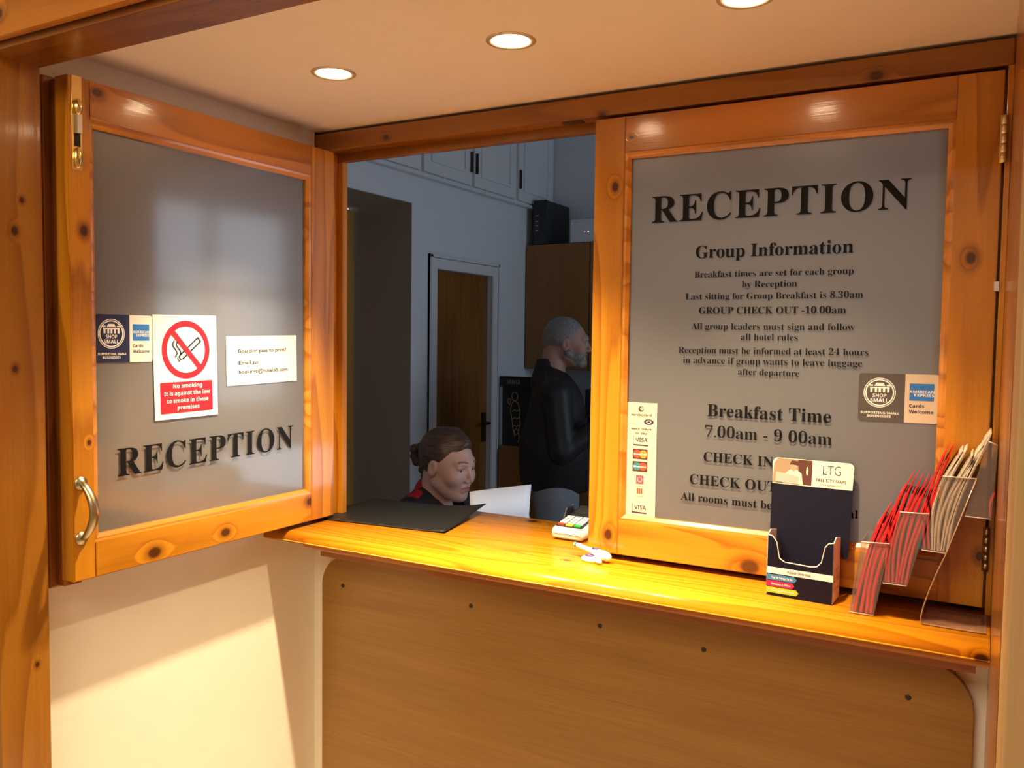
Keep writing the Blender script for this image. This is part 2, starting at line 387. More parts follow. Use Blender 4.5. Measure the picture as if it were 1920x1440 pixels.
def fieldobj(name, fld, T, mats, parent=None, classify=None, rnd=1):
    V, F = fld.mesh()
    cen = V[F].mean(1)
    me = bpy.data.meshes.new(name)
    W = V @ T[:3, :3].T + T[:3, 3]
    me.from_pydata(W.tolist(), [], F.tolist()); me.update()
    o = link_mesh(name, me, mats, parent, True)
    if classify is not None: me.polygons.foreach_set('material_index', classify(cen).astype(np.int32))
    sm = o.modifiers.new('smooth', 'SMOOTH'); sm.factor = 0.5; sm.iterations = rnd
    return o
def axisgrid(segs):
    """segs = [(from, to, step), ...]"""
    out = []
    for a, b, h in segs:
        n = max(1, int(round((b - a) / h))); out += list(np.linspace(a, b, n, endpoint=False))
    return np.array(out + [segs[-1][1]])
def xf(loc, yaw=0, pitch=0, roll=0):
    """yaw: turn about z; local +y is the front; pitch > 0 looks down"""
    cy, sy = math.cos(yaw), math.sin(yaw); cp, sp = math.cos(-pitch), math.sin(-pitch); cr, sr = math.cos(roll), math.sin(roll)
    Rz = np.array([[cy, -sy, 0], [sy, cy, 0], [0, 0, 1]]); Rx = np.array([[1, 0, 0], [0, cp, -sp], [0, sp, cp]]); Ry = np.array([[cr, 0, sr], [0, 1, 0], [-sr, 0, cr]])
    T = np.eye(4); T[:3, :3] = Rz @ Rx @ Ry; T[:3, 3] = loc; return T

# ------------------------------------------------------------------ the setting
ZC = 2.097          # alcove ceiling
XW = -1.60          # alcove left wall
XR = 0.026          # alcove right wall
ZT = 1.055          # counter top
def sbox(name, b, mat): return struct(boxobj(name, b, mat))
sbox('floor', (-3.6, 3.0, -5.0, 3.5, -0.05, 0.0), plain('pale_bounce_floor', (0.50, 0.42, 0.33), 0.5, noise=0.08, nscale=12))  # unseen floor kept pale to bounce light up onto the alcove ceiling
sbox('wall_left', (XW - 0.08, XW, -0.885, 0.10, 0, 2.4), M_cream)
sbox('wall_front', (XW, 0.12, 0.0, 0.10, 0, 1.012), M_cream)
sbox('wall_right', (XR, XR + 0.09, -0.70, 0.10, 0, 2.4), wood('z', [(XR, -0.62, 1.40, 0.03)], light=(0.42, 0.15, 0.03), dark=(0.22, 0.06, 0.01)))
# alcove ceiling with three round holes for the downlights
LAMPS = [(-1.21, -0.37), (-0.785, -0.37), (-0.355, -0.37)]
def ceiling_with_holes():
    bm = bmesh.new()
    x0, x1, y0, y1 = XW - 0.01, XR + 0.01, -0.88, 0.10
    bnds = [x0] + [(LAMPS[0][0] + LAMPS[1][0]) / 2, (LAMPS[1][0] + LAMPS[2][0]) / 2] + [x1]
    K = 32
    for i, (lx, ly) in enumerate(LAMPS):
        a, b = bnds[i], bnds[i + 1]
        def edge(t):
            c, s = math.cos(t), math.sin(t); k = 1e9
            if c > 1e-9: k = min(k, (b - lx) / c)
            if c < -1e-9: k = min(k, (a - lx) / c)
            if s > 1e-9: k = min(k, (y1 - ly) / s)
            if s < -1e-9: k = min(k, (y0 - ly) / s)
            return (lx + c * k, ly + s * k)
        cor = [math.atan2(y - ly, x - lx) % (2 * math.pi) for x, y in ((b, y1), (a, y1), (a, y0), (b, y0))]
        ts = sorted(set([2 * math.pi * j / K for j in range(K)] + cor))
        inn = [bm.verts.new((lx + 0.036 * math.cos(t), ly + 0.036 * math.sin(t), ZC)) for t in ts]
        up = [bm.verts.new((lx + 0.036 * math.cos(t), ly + 0.036 * math.sin(t), ZC + 0.10)) for t in ts]
        out = [bm.verts.new((*edge(t), ZC)) for t in ts]
        n = len(ts)
        for j in range(n):
            q = (j + 1) % n
            bm.faces.new((inn[j], inn[q], out[q], out[j])); bm.faces.new((inn[q], inn[j], up[j], up[q]))
        bm.faces.new(up)
    box(bm, x0, x1, y0, y1, ZC + 0.11, ZC + 0.13)
    return mesh_obj('ceiling', bm, M_ceil)
struct(ceiling_with_holes())
# timber frame of the hatch and the lining of the alcove mouth
LK = [(-0.1995, 0, 2.054, 0.009), (-0.761, 0, 2.046, 0.006), (-1.3596, 0, 2.0588, 0.006)]
bm = bmesh.new(); box(bm, XW, XR, 0.0, 0.045, 2.043, 2.090, 0.003); box(bm, XW, XR, 0.045, 0.066, 2.021, 2.090, 0.002); box(bm, XW, XR, 0.066, 0.10, 2.050, 2.090); bmesh.ops.recalc_face_normals(bm, faces=bm.faces)
struct(mesh_obj('trim_1', bm, wood('x', LK, rings=8, light=(0.34, 0.135, 0.012), dark=(0.22, 0.07, 0.004))))  # head pine darkened in colour for the dim zone near the ceiling
bm = bmesh.new(); box(bm, XW, -1.558, 0.004, 0.045, ZT, 2.043, 0.002); box(bm, XW, -1.541, 0.045, 0.066, ZT, 2.021, 0.002); box(bm, XW, -1.585, 0.066, 0.10, ZT, 2.050); bmesh.ops.recalc_face_normals(bm, faces=bm.faces)
struct(mesh_obj('trim_2', bm, wood('z')))
bm = bmesh.new(); box(bm, 0.0165, XR, 0.0, 0.045, ZT, 2.043, 0.001); box(bm, 0.0, XR, 0.045, 0.066, ZT, 2.021, 0.001); bmesh.ops.recalc_face_normals(bm, faces=bm.faces)
struct(mesh_obj('trim_3', bm, wood('z')))
struct(boxobj('trim_4', (XW - 0.05, -1.55, -0.885, -0.79, 0, 2.04), wood('z', [(-1.55, -.8428, 1.7328, .006), (-1.55, -.829, 1.7905, .004), (-1.55, -.8467, 1.4813, .0045), (-1.55, -.8152, .9182, .004)], rings=7, light=(0.40, 0.165, 0.018), dark=(0.24, 0.08, 0.006)), bev=0.002))  # lining pine darkened, its shade is put into the wood colour
struct(boxobj('trim_5', (XW - 0.05, XR + 0.02, -0.885, -0.79, 2.038, 2.098), wood('x', rings=7, light=(0.24, 0.085, 0.012), dark=(0.15, 0.04, 0.004)), bev=0.002))  # soffit shade painted in with a darker pine colour
struct(boxobj('trim_6', (-2.0, 0.5, -0.905, -0.887, 2.049, 2.110), wood('x', [(-1.4806, -.905, 2.086, .009)], rings=7, light=(0.62, 0.22, 0.02)), bev=0.004))
struct(boxobj('trim_7', (XR + 0.001, 0.16, -0.885, -0.70, 0, 2.4), wood('z', light=(0.55, 0.36, 0.16), dark=(0.33, 0.19, 0.08), contrast=0.3, rough=0.5, coat=0), bev=0.002))
bm = bmesh.new()                                   # wall around the mouth of the alcove
box(bm, -3.6, -1.60, -0.89, -0.79, 0, 2.75); box(bm, 0.115, 3.0, -0.89, -0.79, 0, 2.75); box(bm, -1.62, 0.13, -0.89, -0.79, 2.112, 2.75)
bmesh.ops.recalc_face_normals(bm, faces=bm.faces); struct(mesh_obj('wall_lobby_front', bm, M_cream))
sbox('wall_lobby_left', (-3.7, -3.6, -5.0, -0.79, 0, 2.75), M_cream)
sbox('wall_lobby_right', (3.0, 3.1, -5.0, -0.79, 0, 2.75), M_cream)
sbox('wall_lobby_back', (-3.7, 3.1, -5.1, -5.0, 0, 2.75), M_cream)
sbox('ceiling_lobby', (-3.7, 3.1, -5.1, -0.79, 2.75, 2.85), M_ceil)

# office behind the hatch
def wall_with_holes(name, f, u0, u1, v0, v1, holes, n0, n1, mat):
    """wall in frame f with rectangular holes [(u0,u1,v0,v1)]"""
    us = sorted({u0, u1, *[h[0] for h in holes], *[h[1] for h in holes]}); vs = sorted({v0, v1, *[h[2] for h in holes], *[h[3] for h in holes]})
    bm = bmesh.new()
    for a, b in zip(us, us[1:]):
        for c, d in zip(vs, vs[1:]):
            if any(h[0] <= (a + b) / 2 <= h[1] and h[2] <= (c + d) / 2 <= h[3] for h in holes): continue
            prism(bm, rect(a, b, c, d), f, n0, n1)
    bmesh.ops.remove_doubles(bm, verts=bm.verts, dist=1e-5); bmesh.ops.recalc_face_normals(bm, faces=bm.faces)
    return struct(mesh_obj(name, bm, mat))
XO = -2.5
fO = fr_map((XO, 0, 0), (0, 1, 0), (0, 0, 1), (-1, 0, 0))
wall_with_holes('wall_office_left', fO, 0.10, 3.3, 0, 3.1, [(0.75, 1.678, 0, 2.21), (1.885, 2.448, 0, 1.902)], 0, 0.10, M_office)
bm = bmesh.new()                                   # recess reveals; thin dark sheets carry the shade over the wall cut
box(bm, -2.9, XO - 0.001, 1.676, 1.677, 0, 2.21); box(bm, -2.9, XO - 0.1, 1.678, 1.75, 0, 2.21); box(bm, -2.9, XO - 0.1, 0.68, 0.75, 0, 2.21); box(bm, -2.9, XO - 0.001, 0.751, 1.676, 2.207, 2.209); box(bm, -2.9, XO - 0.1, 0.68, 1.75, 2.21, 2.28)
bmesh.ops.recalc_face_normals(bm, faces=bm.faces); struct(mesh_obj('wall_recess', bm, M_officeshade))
struct(boxobj('door_2', (-2.90, -2.85, 0.78, 1.66, 0, 2.19), wood('z', light=(0.62, 0.34, 0.09), dark=(0.46, 0.22, 0.05), contrast=0.2)))
sbox('wall_office_back', (-2.6, 1.3, 3.2, 3.3, 0, 3.1), M_office)
fR = fr_map((1.2, 0, 0), (0, 1, 0), (0, 0, 1), (1, 0, 0))
wall_with_holes('wall_office_right', fR, 0.10, 3.3, 0, 3.1, [(1.3, 2.7, 1.05, 2.4)], 0, 0.12, M_office)
sbox('wall_office_near_left', (-2.6, XW, 0.0, 0.10, 0, 3.1), M_office)
sbox('wall_office_near_right', (0.115, 1.3, 0.0, 0.10, 0, 3.1), M_office)
sbox('wall_office_near_top', (XW, 0.115, 0.03, 0.10, 2.092, 3.1), M_office)
sbox('ceiling_office', (-2.6, 1.3, 0.0, 3.3, 3.1, 3.2), M_office)
# office window
bm = bmesh.new()
for b in ((1.22, 1.27, 1.3, 2.7, 1.05, 1.10), (1.22, 1.27, 1.3, 2.7, 2.35, 2.40), (1.22, 1.27, 1.3, 1.36, 1.05, 2.4), (1.22, 1.27, 2.64, 2.7, 1.05, 2.4), (1.22, 1.27, 1.97, 2.03, 1.05, 2.4), (1.225, 1.265, 1.3, 2.7, 1.80, 1.85)):
    box(bm, *b)
bmesh.ops.recalc_face_normals(bm, faces=bm.faces)
win = struct(mesh_obj('window_1', bm, M_gloss))
# door_1 in the office wall, with its painted architrave
dr = struct(boxobj('door_1', (XO - 0.055, XO - 0.018, 1.89, 2.444, 0.0, 1.898), wood('z', light=(0.24, 0.10, 0.018), dark=(0.12, 0.042, 0.007), rings=5, contrast=0.5)))
fD = fr_map((XO, 0, 0), (0, 1, 0), (0, 0, 1), (1, 0, 0))
bm = bmesh.new()
for (a, b, c, d) in ((1.8185, 1.885, 0, 1.902), (2.448, 2.52, 0, 1.902), (1.8185, 2.52, 1.902, 1.975)):
    prism(bm, rect(a, b, c, d), fD, 0.0, 0.018, 0.004)
for (a, b, c, d) in ((1.8185, 1.838, 0, 1.975), (2.50, 2.52, 0, 1.975), (1.8185, 2.52, 1.955, 1.975)):
    prism(bm, rect(a, b, c, d), fD, 0.0, 0.022, 0.004)
bmesh.ops.recalc_face_normals(bm, faces=bm.faces); struct(mesh_obj('trim_8', bm, M_gloss))
bm = bmesh.new(); prism(bm, rrect(2.385, 2.425, 0.95, 1.12, 0.006), fD, -0.018, -0.008); tube(bm, [(XO + 0.0, 2.405, 1.06), (XO + 0.03, 2.405, 1.06), (XO + 0.035, 2.33, 1.06)], 0.008)
hd = mesh_obj('door_handle', bm, plain('dark_bronze', (0.06, 0.04, 0.03), 0.35, 0.8), dr)

# ------------------------------------------------------------------ counter and the panel below it
ct = thing('counter_top', 'thick varnished pine counter with a rounded front edge running under the hatch', 'counter', (-0.78, 0, ZT - 0.03))
prof = [(-0.19 + 0.006, 1.028), (-0.19, 1.034)]
for i in range(9):
    t = math.radians(180 - 90 * i / 8); prof.append((-0.166 + 0.024 * math.cos(t), 1.031 + 0.024 * math.sin(t)))
prof += [(0.285, ZT), (0.285, 1.028)]
fC = fr_map((0, 0, 0), (0, 1, 0), (0, 0, 1), (1, 0, 0))
prismobj('worktop', prof, fC, XW + 0.001, XR - 0.001, wood('x', [(-1.0533, .2535, ZT, .012), (.0131, -.19, 1.036, .008), (-0.80, -0.06, ZT, 0.006)], rings=16, light=(0.76, 0.30, 0.012), dark=(0.46, 0.135, 0.004), rough=0.24, coat=0.0, spec=0.2), ct, smooth=False)
for p in ct.children[0].data.polygons: p.use_smooth = abs(p.normal.x) < 0.5
prismobj('under_moulding', [(-0.176, 1.028), (-0.176, 1.020), (-0.168, 1.014), (-0.12, 1.014), (-0.12, 1.028)], fC, -1.478, XR - 0.001, wood('x', light=(0.5, 0.18, 0.02)), ct)
prismobj('support_batten', [(-0.12, 1.028), (-0.12, 0.985), (0.0, 0.985), (0.0, 1.028)], fC, XW + 0.13, XR - 0.02, wood('x', light=(0.3, 0.1, 0.012)), ct)
boxobj('added_light_stop', (-0.772, 0.0, 0.043, 0.062, ZT, 1.072), M_dark, ct)  # added dark bar, blocks office light coming under the closed leaf
pn = thing('front_panel', 'large oak veneered panel with rounded corners screwed to the wall below the counter', 'panel', (-0.78, -0.01, 0.5))
fP = fr_map((0, 0, 0), (1, 0, 0), (0, 0, 1), (0, -1, 0))
prismobj('board', rrect(-1.554, 0.006, 0.10, 0.958, 0.085, 10), fP, 0.0, 0.02, wood('x', light=(0.35, 0.185, 0.040), dark=(0.20, 0.088, 0.015), rings=3.5, contrast=0.16, fine=1.5, rough=0.35, coat=0.1), pn, bev=0.001)
for (x, z) in ((-1.481, .880), (-1.076, .893), (-.734, .905), (-.496, .897), (-.103, .882)):
    fs_ = fr_map((x, -0.02, z), (1, 0, 0), (0, 0, 1), (0, -1, 0))
    bm = bmesh.new(); lathe(bm, [(0.0055, 0), (0.0052, 0.0012), (0.0022, 0.0006), (0.0, 0.0002)], fs_, 14); s_ = mesh_obj('screw', bm, plain('dark_screw', (0.05, 0.035, 0.025), 0.4, 0.7), pn, True)

# ------------------------------------------------------------------ hatch leaves
TH = 0.040
def leaf(root, f, W, z0, z1, gx0, gx1, gz0, gz1, knots, pane_n=-0.015, cap_mats=None):
    """f maps u (0..W) along the leaf, v = height, n towards the viewer (0 = face)"""
    def K(lst, part): return [(*f(u, v, 0), r) for (u, v, r, p) in lst if p == part]
    bw = 0.013
    sp = []
    for nm, a, b in (('l', 0, gx0 - bw), ('r', gx1 + bw, W)):
        sp.append(prismobj('stile', rect(a, b, z0, z1), f, -TH, 0, wood('z', K(knots, nm), rings=9), root, bev=0.0016))
    ax = cap_mats
    prismobj('rail', rect(gx0 - bw + .0004, gx1 + bw - .0004, gz1 + bw, z1), f, -TH, -0.0006, wood(ax, K(knots, 't'), rings=9, light=(0.62, 0.235, 0.03)), root, bev=0.0016)
    prismobj('rail', rect(gx0 - bw + .0004, gx1 + bw - .0004, z0, gz0 - bw), f, -TH, -0.0006, wood(ax, K(knots, 'b'), rings=9), root, bev=0.0016)
    # mitred bevelled glazing bead
    bm = bmesh.new()
    o = [(gx0 - bw, gz0 - bw), (gx1 + bw, gz0 - bw), (gx1 + bw, gz1 + bw), (gx0 - bw, gz1 + bw)]
    i_ = [(gx0, gz0), (gx1, gz0), (gx1, gz1), (gx0, gz1)]
    lv = [[bm.verts.new(f(u, v, n)) for (u, v) in P] for P, n in ((o, -TH + 0.004), (o, -0.003), ([(a + (c - a) * .45, b + (d - b) * .45) for (a, b), (c, d) in zip(o, i_)], -0.0035), (i_, -0.009), (i_, -TH + 0.004))]
    for A, B in zip(lv, lv[1:] + lv[:1]):
        for j in range(4): bm.faces.new((A[j], A[(j + 1) % 4], B[(j + 1) % 4], B[j]))
    bmesh.ops.recalc_face_normals(bm, faces=bm.faces)
    mesh_obj('glazing_bead', bm, wood(ax, rings=8, light=(0.72, 0.29, 0.04)), root)
    return prismobj('glass_pane', rect(gx0 - 0.004, gx1 + 0.004, gz0 - 0.004, gz1 + 0.004), f, pane_n - 0.005, pane_n, M_frost, root)

# closed leaf on the right
XM = -0.776
cl = thing('hatch_leaf', 'closed right hatch leaf, pine framed frosted glass with Group Information lettering', 'hatch window', (0.0, 0.0, 1.066))
fL = fr_map((XM, 0, 0), (1, 0, 0), (0, 0, 1), (0, -1, 0))
kn = [(-.726 - XM, 1.8855, .008, 'l'), (-.7267 - XM, 1.1101, .010, 'l'), (-.0298 - XM, 1.7057, .009, 'r'), (.0042 - XM, 1.1628, .007, 'r'), (-.4102 - XM, 1.0818, .016, 'b'), (-.69 - XM, 1.99, .004, 't')]
leaf(cl, fL, 0.788, 1.068, 2.036, -0.6915 - XM, -0.0745 - XM, 1.158, 1.945, kn, cap_mats='x')
fT = fr_map((0, 0.015, 0), (1, 0, 0), (0, 0, 1), (0, -1, 0))
DZ = 0.0035
def line(t, a, b, z, **kw): return textobj('lettering', t, fT, a, b, z, DZ, M_black, cl, **kw)
line('RECEPTION', -0.6437, -0.1330, 1.8035, cap=0.0570, spacing=1.08)
line('Group Information', -0.5442, -0.2318, 1.7240)
line('Breakfast times are set for each group', -0.5459, -0.2298, 1.6830, thin=-0.007)
line('by Reception', -0.4451, -0.3350, 1.6602, thin=-0.007)
line('Last sitting for Group Breakfast is 8.30am', -0.5641, -0.2110, 1.6368, thin=-0.007)
line('GROUP CHECK OUT -10.00am', -0.5342, -0.2411, 1.6064)
line('All group leaders must sign and follow', -0.5501, -0.2243, 1.5736, thin=-0.007)
line('all hotel rules', -0.4440, -0.3306, 1.5524, thin=-0.007)
line('Reception must be informed at least 24 hours', -0.5766, -0.1978, 1.5225, base1=1.5250, thin=-0.007)
line('in advance if group wants to leave luggage', -0.5662, -0.2082, 1.5013, base1=1.5030, thin=-0.007)
line('after departure', -0.4479, -0.3253, 1.4800, thin=-0.007)
line('Breakfast Time', -0.5105, -0.2619, 1.3900)
line('7.00am - 9 00am', -0.5143, -0.2593, 1.3460, thin=-0.006)
line('CHECK IN  - 2.00pm', -0.5161, -0.2407, 1.2930)
line('CHECK OUT - 10.00am', -0.5452, -0.2200, 1.2420)
line('All rooms must be paid on arrival', -0.5642, -0.2060, 1.2050)
def hinge(name, parent, x, y, z, h, mat):
    bm = bmesh.new()
    for i in range(5):
        tube(bm, [(x, y, z + h * i / 5 + 0.0006), (x, y, z + h * (i + 1) / 5 - 0.0006)], 0.0052, 12)
    box(bm, x - 0.006, x + 0.004, y, y + 0.002, z, z + h)
    return mesh_obj(name, bm, mat, parent, True)
hinge('hinge', cl, 0.0142, -0.0045, 1.872, 0.083, plain('pale_brass', (0.8, 0.66, 0.42), 0.4, 0.7))
hinge('hinge', cl, 0.0142, -0.0045, 1.138, 0.080, M_brassold)
boxobj('catch_plate', (0.0085, 0.0165, -0.003, 0.0, 1.645, 1.662), M_steel, cl)

# open leaf on the left, swung against the side wall
ol = thing('hatch_leaf', 'open left hatch leaf swung back against the side wall, with brass pull handle', 'hatch window', (-1.54, 0.0, 1.066))
XL = -1.52
fA = fr_map((XL, -0.757, 0), (0, 1, 0), (0, 0, 1), (1, 0, 0))
kn = [(-.7272 + .757, 1.7446, .008, 'l'), (-.7226 + .757, 1.3351, .004, 'l'), (-.6951 + .757, 2.0137, .008, 't'), (-.5763 + .757, 1.0857, .012, 'b'), (-.3846 + .757, 1.0916, .010, 'b'), (-.1027 + .757, 1.1177, .010, 'b')]
leaf(ol, fA, 0.745, 1.066, 2.033, 0.0575, 0.646, 1.150, 1.9455, kn, cap_mats='y')
DK = dict(light=(0.40, 0.13, 0.018), dark=(0.22, 0.06, 0.008))
bm = bmesh.new()
box(bm, -1.585, -1.5601, -0.752, -0.715, 1.050, 2.033, 0.002); box(bm, -1.599, -1.585, -0.766, -0.715, 1.045, 2.040, 0.003)
bmesh.ops.recalc_face_normals(bm, faces=bm.faces); mesh_obj('meeting_strip', bm, wood('z', **DK), ol)
fG = fr_map((-1.535, 0, 0), (0, 1, 0), (0, 0, 1), (1, 0, 0))
textobj('lettering', 'RECEPTION', fG, -0.6534, -0.1545, 1.2570, DZ, M_black, ol, base1=1.2640, cap=0.0575, spacing=1.08)
# flush bolt
fb = fr_map((XL, -0.7395, 0), (0, 1, 0), (0, 0, 1), (1, 0, 0))
bt = prismobj('flush_bolt', rect(-0.0105, 0.0105, 1.857, 2.034), fb, -0.001, 0.0016, M_brass, ol, bev=0.0006)
bm = bmesh.new(); bmesh.ops.create_uvsphere(bm, u_segments=18, v_segments=12, radius=1.0)
bmesh.ops.transform(bm, matrix=Matrix.Translation(fb(0, 1.975, 0.005)) @ Matrix.Diagonal((0.009, 0.0085, 0.016, 1)), verts=bm.verts)
bm2 = bmesh.new(); bmesh.ops.create_uvsphere(bm2, u_segments=18, v_segments=12, radius=1.0)
bmesh.ops.transform(bm2, matrix=Matrix.Translation(fb(0, 1.880, 0.004)) @ Matrix.Diagonal((0.006, 0.0085, 0.020, 1)), verts=bm2.verts)
mesh_obj('bolt_knob', bm, M_brass, bt, True); mesh_obj('bolt_knob', bm2, M_brass, bt, True)
prismobj('bolt_slide', rect(-0.0045, 0.0065, 1.926, 1.962), fb, 0.001, 0.009, M_steel, bt, bev=0.001)
prismobj('bolt_slot', rect(-0.006, 0.006, 1.902, 1.926), fb, 0.001, 0.0025, M_dark, bt)
# pull handle
hp = []
for i in range(15):
    t = i / 14; hp.append((XL + 0.006 + 0.030 * math.sin(math.pi * t) ** 0.8, -0.742 + 0.004 * math.sin(math.pi * t), 1.258 - 0.108 * t))
h_ = tubeobj('pull_handle', hp, [0.0055 + 0.0025 * math.sin(math.pi * i / 14) for i in range(15)], M_brassold, ol, 14, 1.25, up=(1, 0, 0))
for z in (1.258, 1.150):
    latheobj('handle_rose', [(0.0135, 0), (0.0135, 0.002), (0.0115, 0.0045), (0.0085, 0.0055), (0.0065, 0.009), (0, 0.010)], fr_map((XL, -0.742, z), (0, 1, 0), (0, 0, 1), (1, 0, 0)), M_brassold, h_, 24)
boxobj('strike_plate', (-0.865, -0.815, 0.010, 0.030, 2.0405, 2.0428), plain('worn_strike', (0.10, 0.07, 0.05), 0.4, 0.6), None)
o_ = bpy.data.objects['strike_plate']; tag(o_, 'small dark metal strike plate under the timber head of the hatch', 'strike plate')

# ------------------------------------------------------------------ stickers and notices on the glass
def shop_small(name, label, f, w, h, fadeL=1.0, navy=None, white=None, grp=None):
    """f: u 0..w, v 0..h ; left part dark with badge, right part card panel"""
    r = thing(name, label, 'sticker', f(w / 2, 0, 0), grp)
    navy = navy or M_navy; white = white or M_sticker
    prismobj('backing', rrect(0, w, 0, h, 0.006), f, 0.0002, 0.0008, white, r)
    dw = w * 0.585
    pts = [(dw, 0), (dw, h)] + [(x, y) for x, y in rrect(0, w, 0, h, 0.006) if x < dw and y > h / 2] + [(x, y) for x, y in rrect(0, w, 0, h, 0.006) if x < dw and y <= h / 2]
    prismobj('dark_panel', pts, f, 0.0008, 0.0011, navy, r)
    cx, cy, R = dw * 0.46, h * 0.60, h * 0.31
    bm = bmesh.new()
    ringprism(bm, circ(cx, cy, R, k=40), circ(cx, cy, R * 0.95, k=40), f, 0.0011, 0.0014)
    ringprism(bm, circ(cx, cy, R * 0.90, k=40), circ(cx, cy, R * 0.82, k=40), f, 0.0011, 0.0014)
    # little shop front drawing
    prism(bm, rect(cx - R * .62, cx + R * .62, cy + R * .30, cy + R * .38), f, 0.0011, 0.0014)
    for a in (-.58, -.30, -.06, .20, .46):
        prism(bm, rect(cx + R * a, cx + R * (a + .14), cy + R * .02, cy + R * .30), f, 0.0011, 0.0014)
    prism(bm, [(cx - R * .35, cy + R * .44), (cx + R * .35, cy + R * .44), (cx + R * .22, cy + R * .66), (cx - R * .22, cy + R * .66)], f, 0.0011, 0.0014)
    prism(bm, rect(cx - R * .66, cx - R * .42, cy + R * .44, cy + R * .54), f, 0.0011, 0.0014); prism(bm, rect(cx + R * .42, cx + R * .66, cy + R * .44, cy + R * .54), f, 0.0011, 0.0014)
    text(bm, 'SHOP', f, cx - R * .42, cx + R * .42, cy - R * .32, 0.0014, style='sansb', cap=R * .25)
    text(bm, 'SMALL', f, cx - R * .56, cx + R * .56, cy - R * .64, 0.0014, style='sansb', cap=R * .25)
    text(bm, 'SUPPORTING SMALL', f, cx - dw * .40, cx + dw * .44, h * 0.155, 0.0014, style='sansb', cap=h * .048)
    text(bm, 'BUSINESSES', f, cx - dw * .26, cx + dw * .26, h * 0.085, 0.0014, style='sansb', cap=h * .048)
    bmesh.ops.recalc_face_normals(bm, faces=bm.faces); mesh_obj('badge', bm, M_whiteprint, r)
    bx0, bx1 = dw + (w - dw) * .14, dw + (w - dw) * .86
    prismobj('blue_square', rect(bx0, bx1, h * .46, h * .81), f, 0.0008, 0.0011, M_blueprint, r)
    bm = bmesh.new(); text(bm, 'AMERICAN', f, bx0, bx1, h * .615, 0.0014, style='sansb', cap=h * .055); text(bm, 'EXPRESS', f, bx0 + (bx1 - bx0) * .2, bx1, h * .545, 0.0014, style='sansb', cap=h * .055)
    mesh_obj('lettering', bm, M_whiteprint, r)
    bm = bmesh.new(); text(bm, 'Cards', f, bx0, bx0 + (bx1 - bx0) * .62, h * .32, 0.0011, style='sansb', cap=h * .065); text(bm, 'Welcome', f, bx0, bx1, h * .20, 0.0011, style='sansb', cap=h * .065)
    mesh_obj('lettering', bm, M_navy, r)
    return r
G1 = 'small business stickers on the glass'
shop_small('window_sticker', 'faded grey and cream SHOP SMALL sticker on the right hatch glass', fr_map((-0.2130, 0.0145, 1.3985), (1, 0, 0.004), (0, 0, 1), (0, -1, 0)), 0.140, 0.0925,
           navy=plain('faded_grey_print', (0.085, 0.075, 0.07), 0.4), white=plain('faded_sticker', (0.62, 0.52, 0.38), 0.5), grp=G1)
shop_small('window_sticker', 'navy and white SHOP SMALL sticker on the left hatch glass', fr_map((-1.5345, -0.6975, 1.4900), (0, 1, 0), (0, 0, 1), (1, 0, 0)), 0.131, 0.0965, grp=G1)

# no smoking sign
ns = thing('no_smoking_sign', 'white no smoking sign with red prohibition circle and red text block on the left glass', 'sign', (-1.534, -0.48, 1.36))
f = fr_map((-1.5340, -0.5625, 1.3640), (0, 1, 0.012), (0, -0.018, 1), (1, 0, 0)); w, h = 0.168, 0.2255
prismobj('board', rect(0, w, 0, h), f, 0.0005, 0.0016, M_paperw, ns)
cx, cy, R = w * .50, h * .665, 0.0635
bm = bmesh.new(); ringprism(bm, circ(cx, cy, R, k=48), circ(cx, cy, R * .80, k=48), f, 0.0018, 0.0022)
a = math.radians(-48); dx, dy = math.cos(a), math.sin(a); px, py = -dy, dx
prism(bm, [(cx + dx * R * .84 + px * .0058, cy + dy * R * .84 + py * .0058), (cx - dx * R * .84 + px * .0058, cy - dy * R * .84 + py * .0058), (cx - dx * R * .84 - px * .0058, cy - dy * R * .84 - py * .0058), (cx + dx * R * .84 - px * .0058, cy + dy * R * .84 - py * .0058)], f, 0.0024, 0.0027)
bmesh.ops.recalc_face_normals(bm, faces=bm.faces); mesh_obj('red_ring', bm, M_red, ns)
def stroke(bm, pts, wd_, f, n):
    P = [Vector((x, y)) for x, y in pts]; L_, R2 = [], []
    for i, p in enumerate(P):
        t = (P[min(i + 1, len(P) - 1)] - P[max(i - 1, 0)]).normalized(); q = Vector((-t.y, t.x)) * wd_ / 2; L_.append(p + q); R2.append(p - q)
    for i in range(len(P) - 1):
        bm.faces.new([bm.verts.new(f(v.x, v.y, n)) for v in (R2[i], R2[i + 1], L_[i + 1], L_[i])])
bm = bmesh.new()
ax_, ay = math.cos(math.radians(38)), math.sin(math.radians(38))
def cg(s, t): return (cx + ax_ * s - ay * t + 0.002, cy + ay * s + ax_ * t - 0.004)
for t in (-.0055, .0055): stroke(bm, [cg(-.020, t), cg(.042, t)], .0036, f, 0.002)
stroke(bm, [cg(.042, -.0073), cg(.042, .0073)], .0036, f, 0.002)
for s in (-.024, -.029): stroke(bm, [cg(s, -.0055), cg(s, .0055)], .0028, f, 0.002)
for o2 in (0, .010):
    stroke(bm, [(cx - .030 + o2 + .0055 * math.sin(i * .62), cy - .016 + i * .0036) for i in range(11)], .0032, f, 0.002)
mesh_obj('cigarette_drawing', bm, M_ink, ns)
prismobj('red_text_block', rrect(w * .085, w * .915, h * .055, h * .355, .003), f, 0.0016, 0.002, M_red, ns)
bm = bmesh.new()
for t, a, b, v in (('No smoking', .28, .74, .297), ('It is against the law', .14, .87, .226), ('to smoke in these', .18, .84, .155), ('premises', .34, .69, .086)):
    text(bm, t, f, w * a, w * b, h * v, 0.0024, style='sansb', cap=.0088)
mesh_obj('lettering', bm, M_whiteprint, ns)

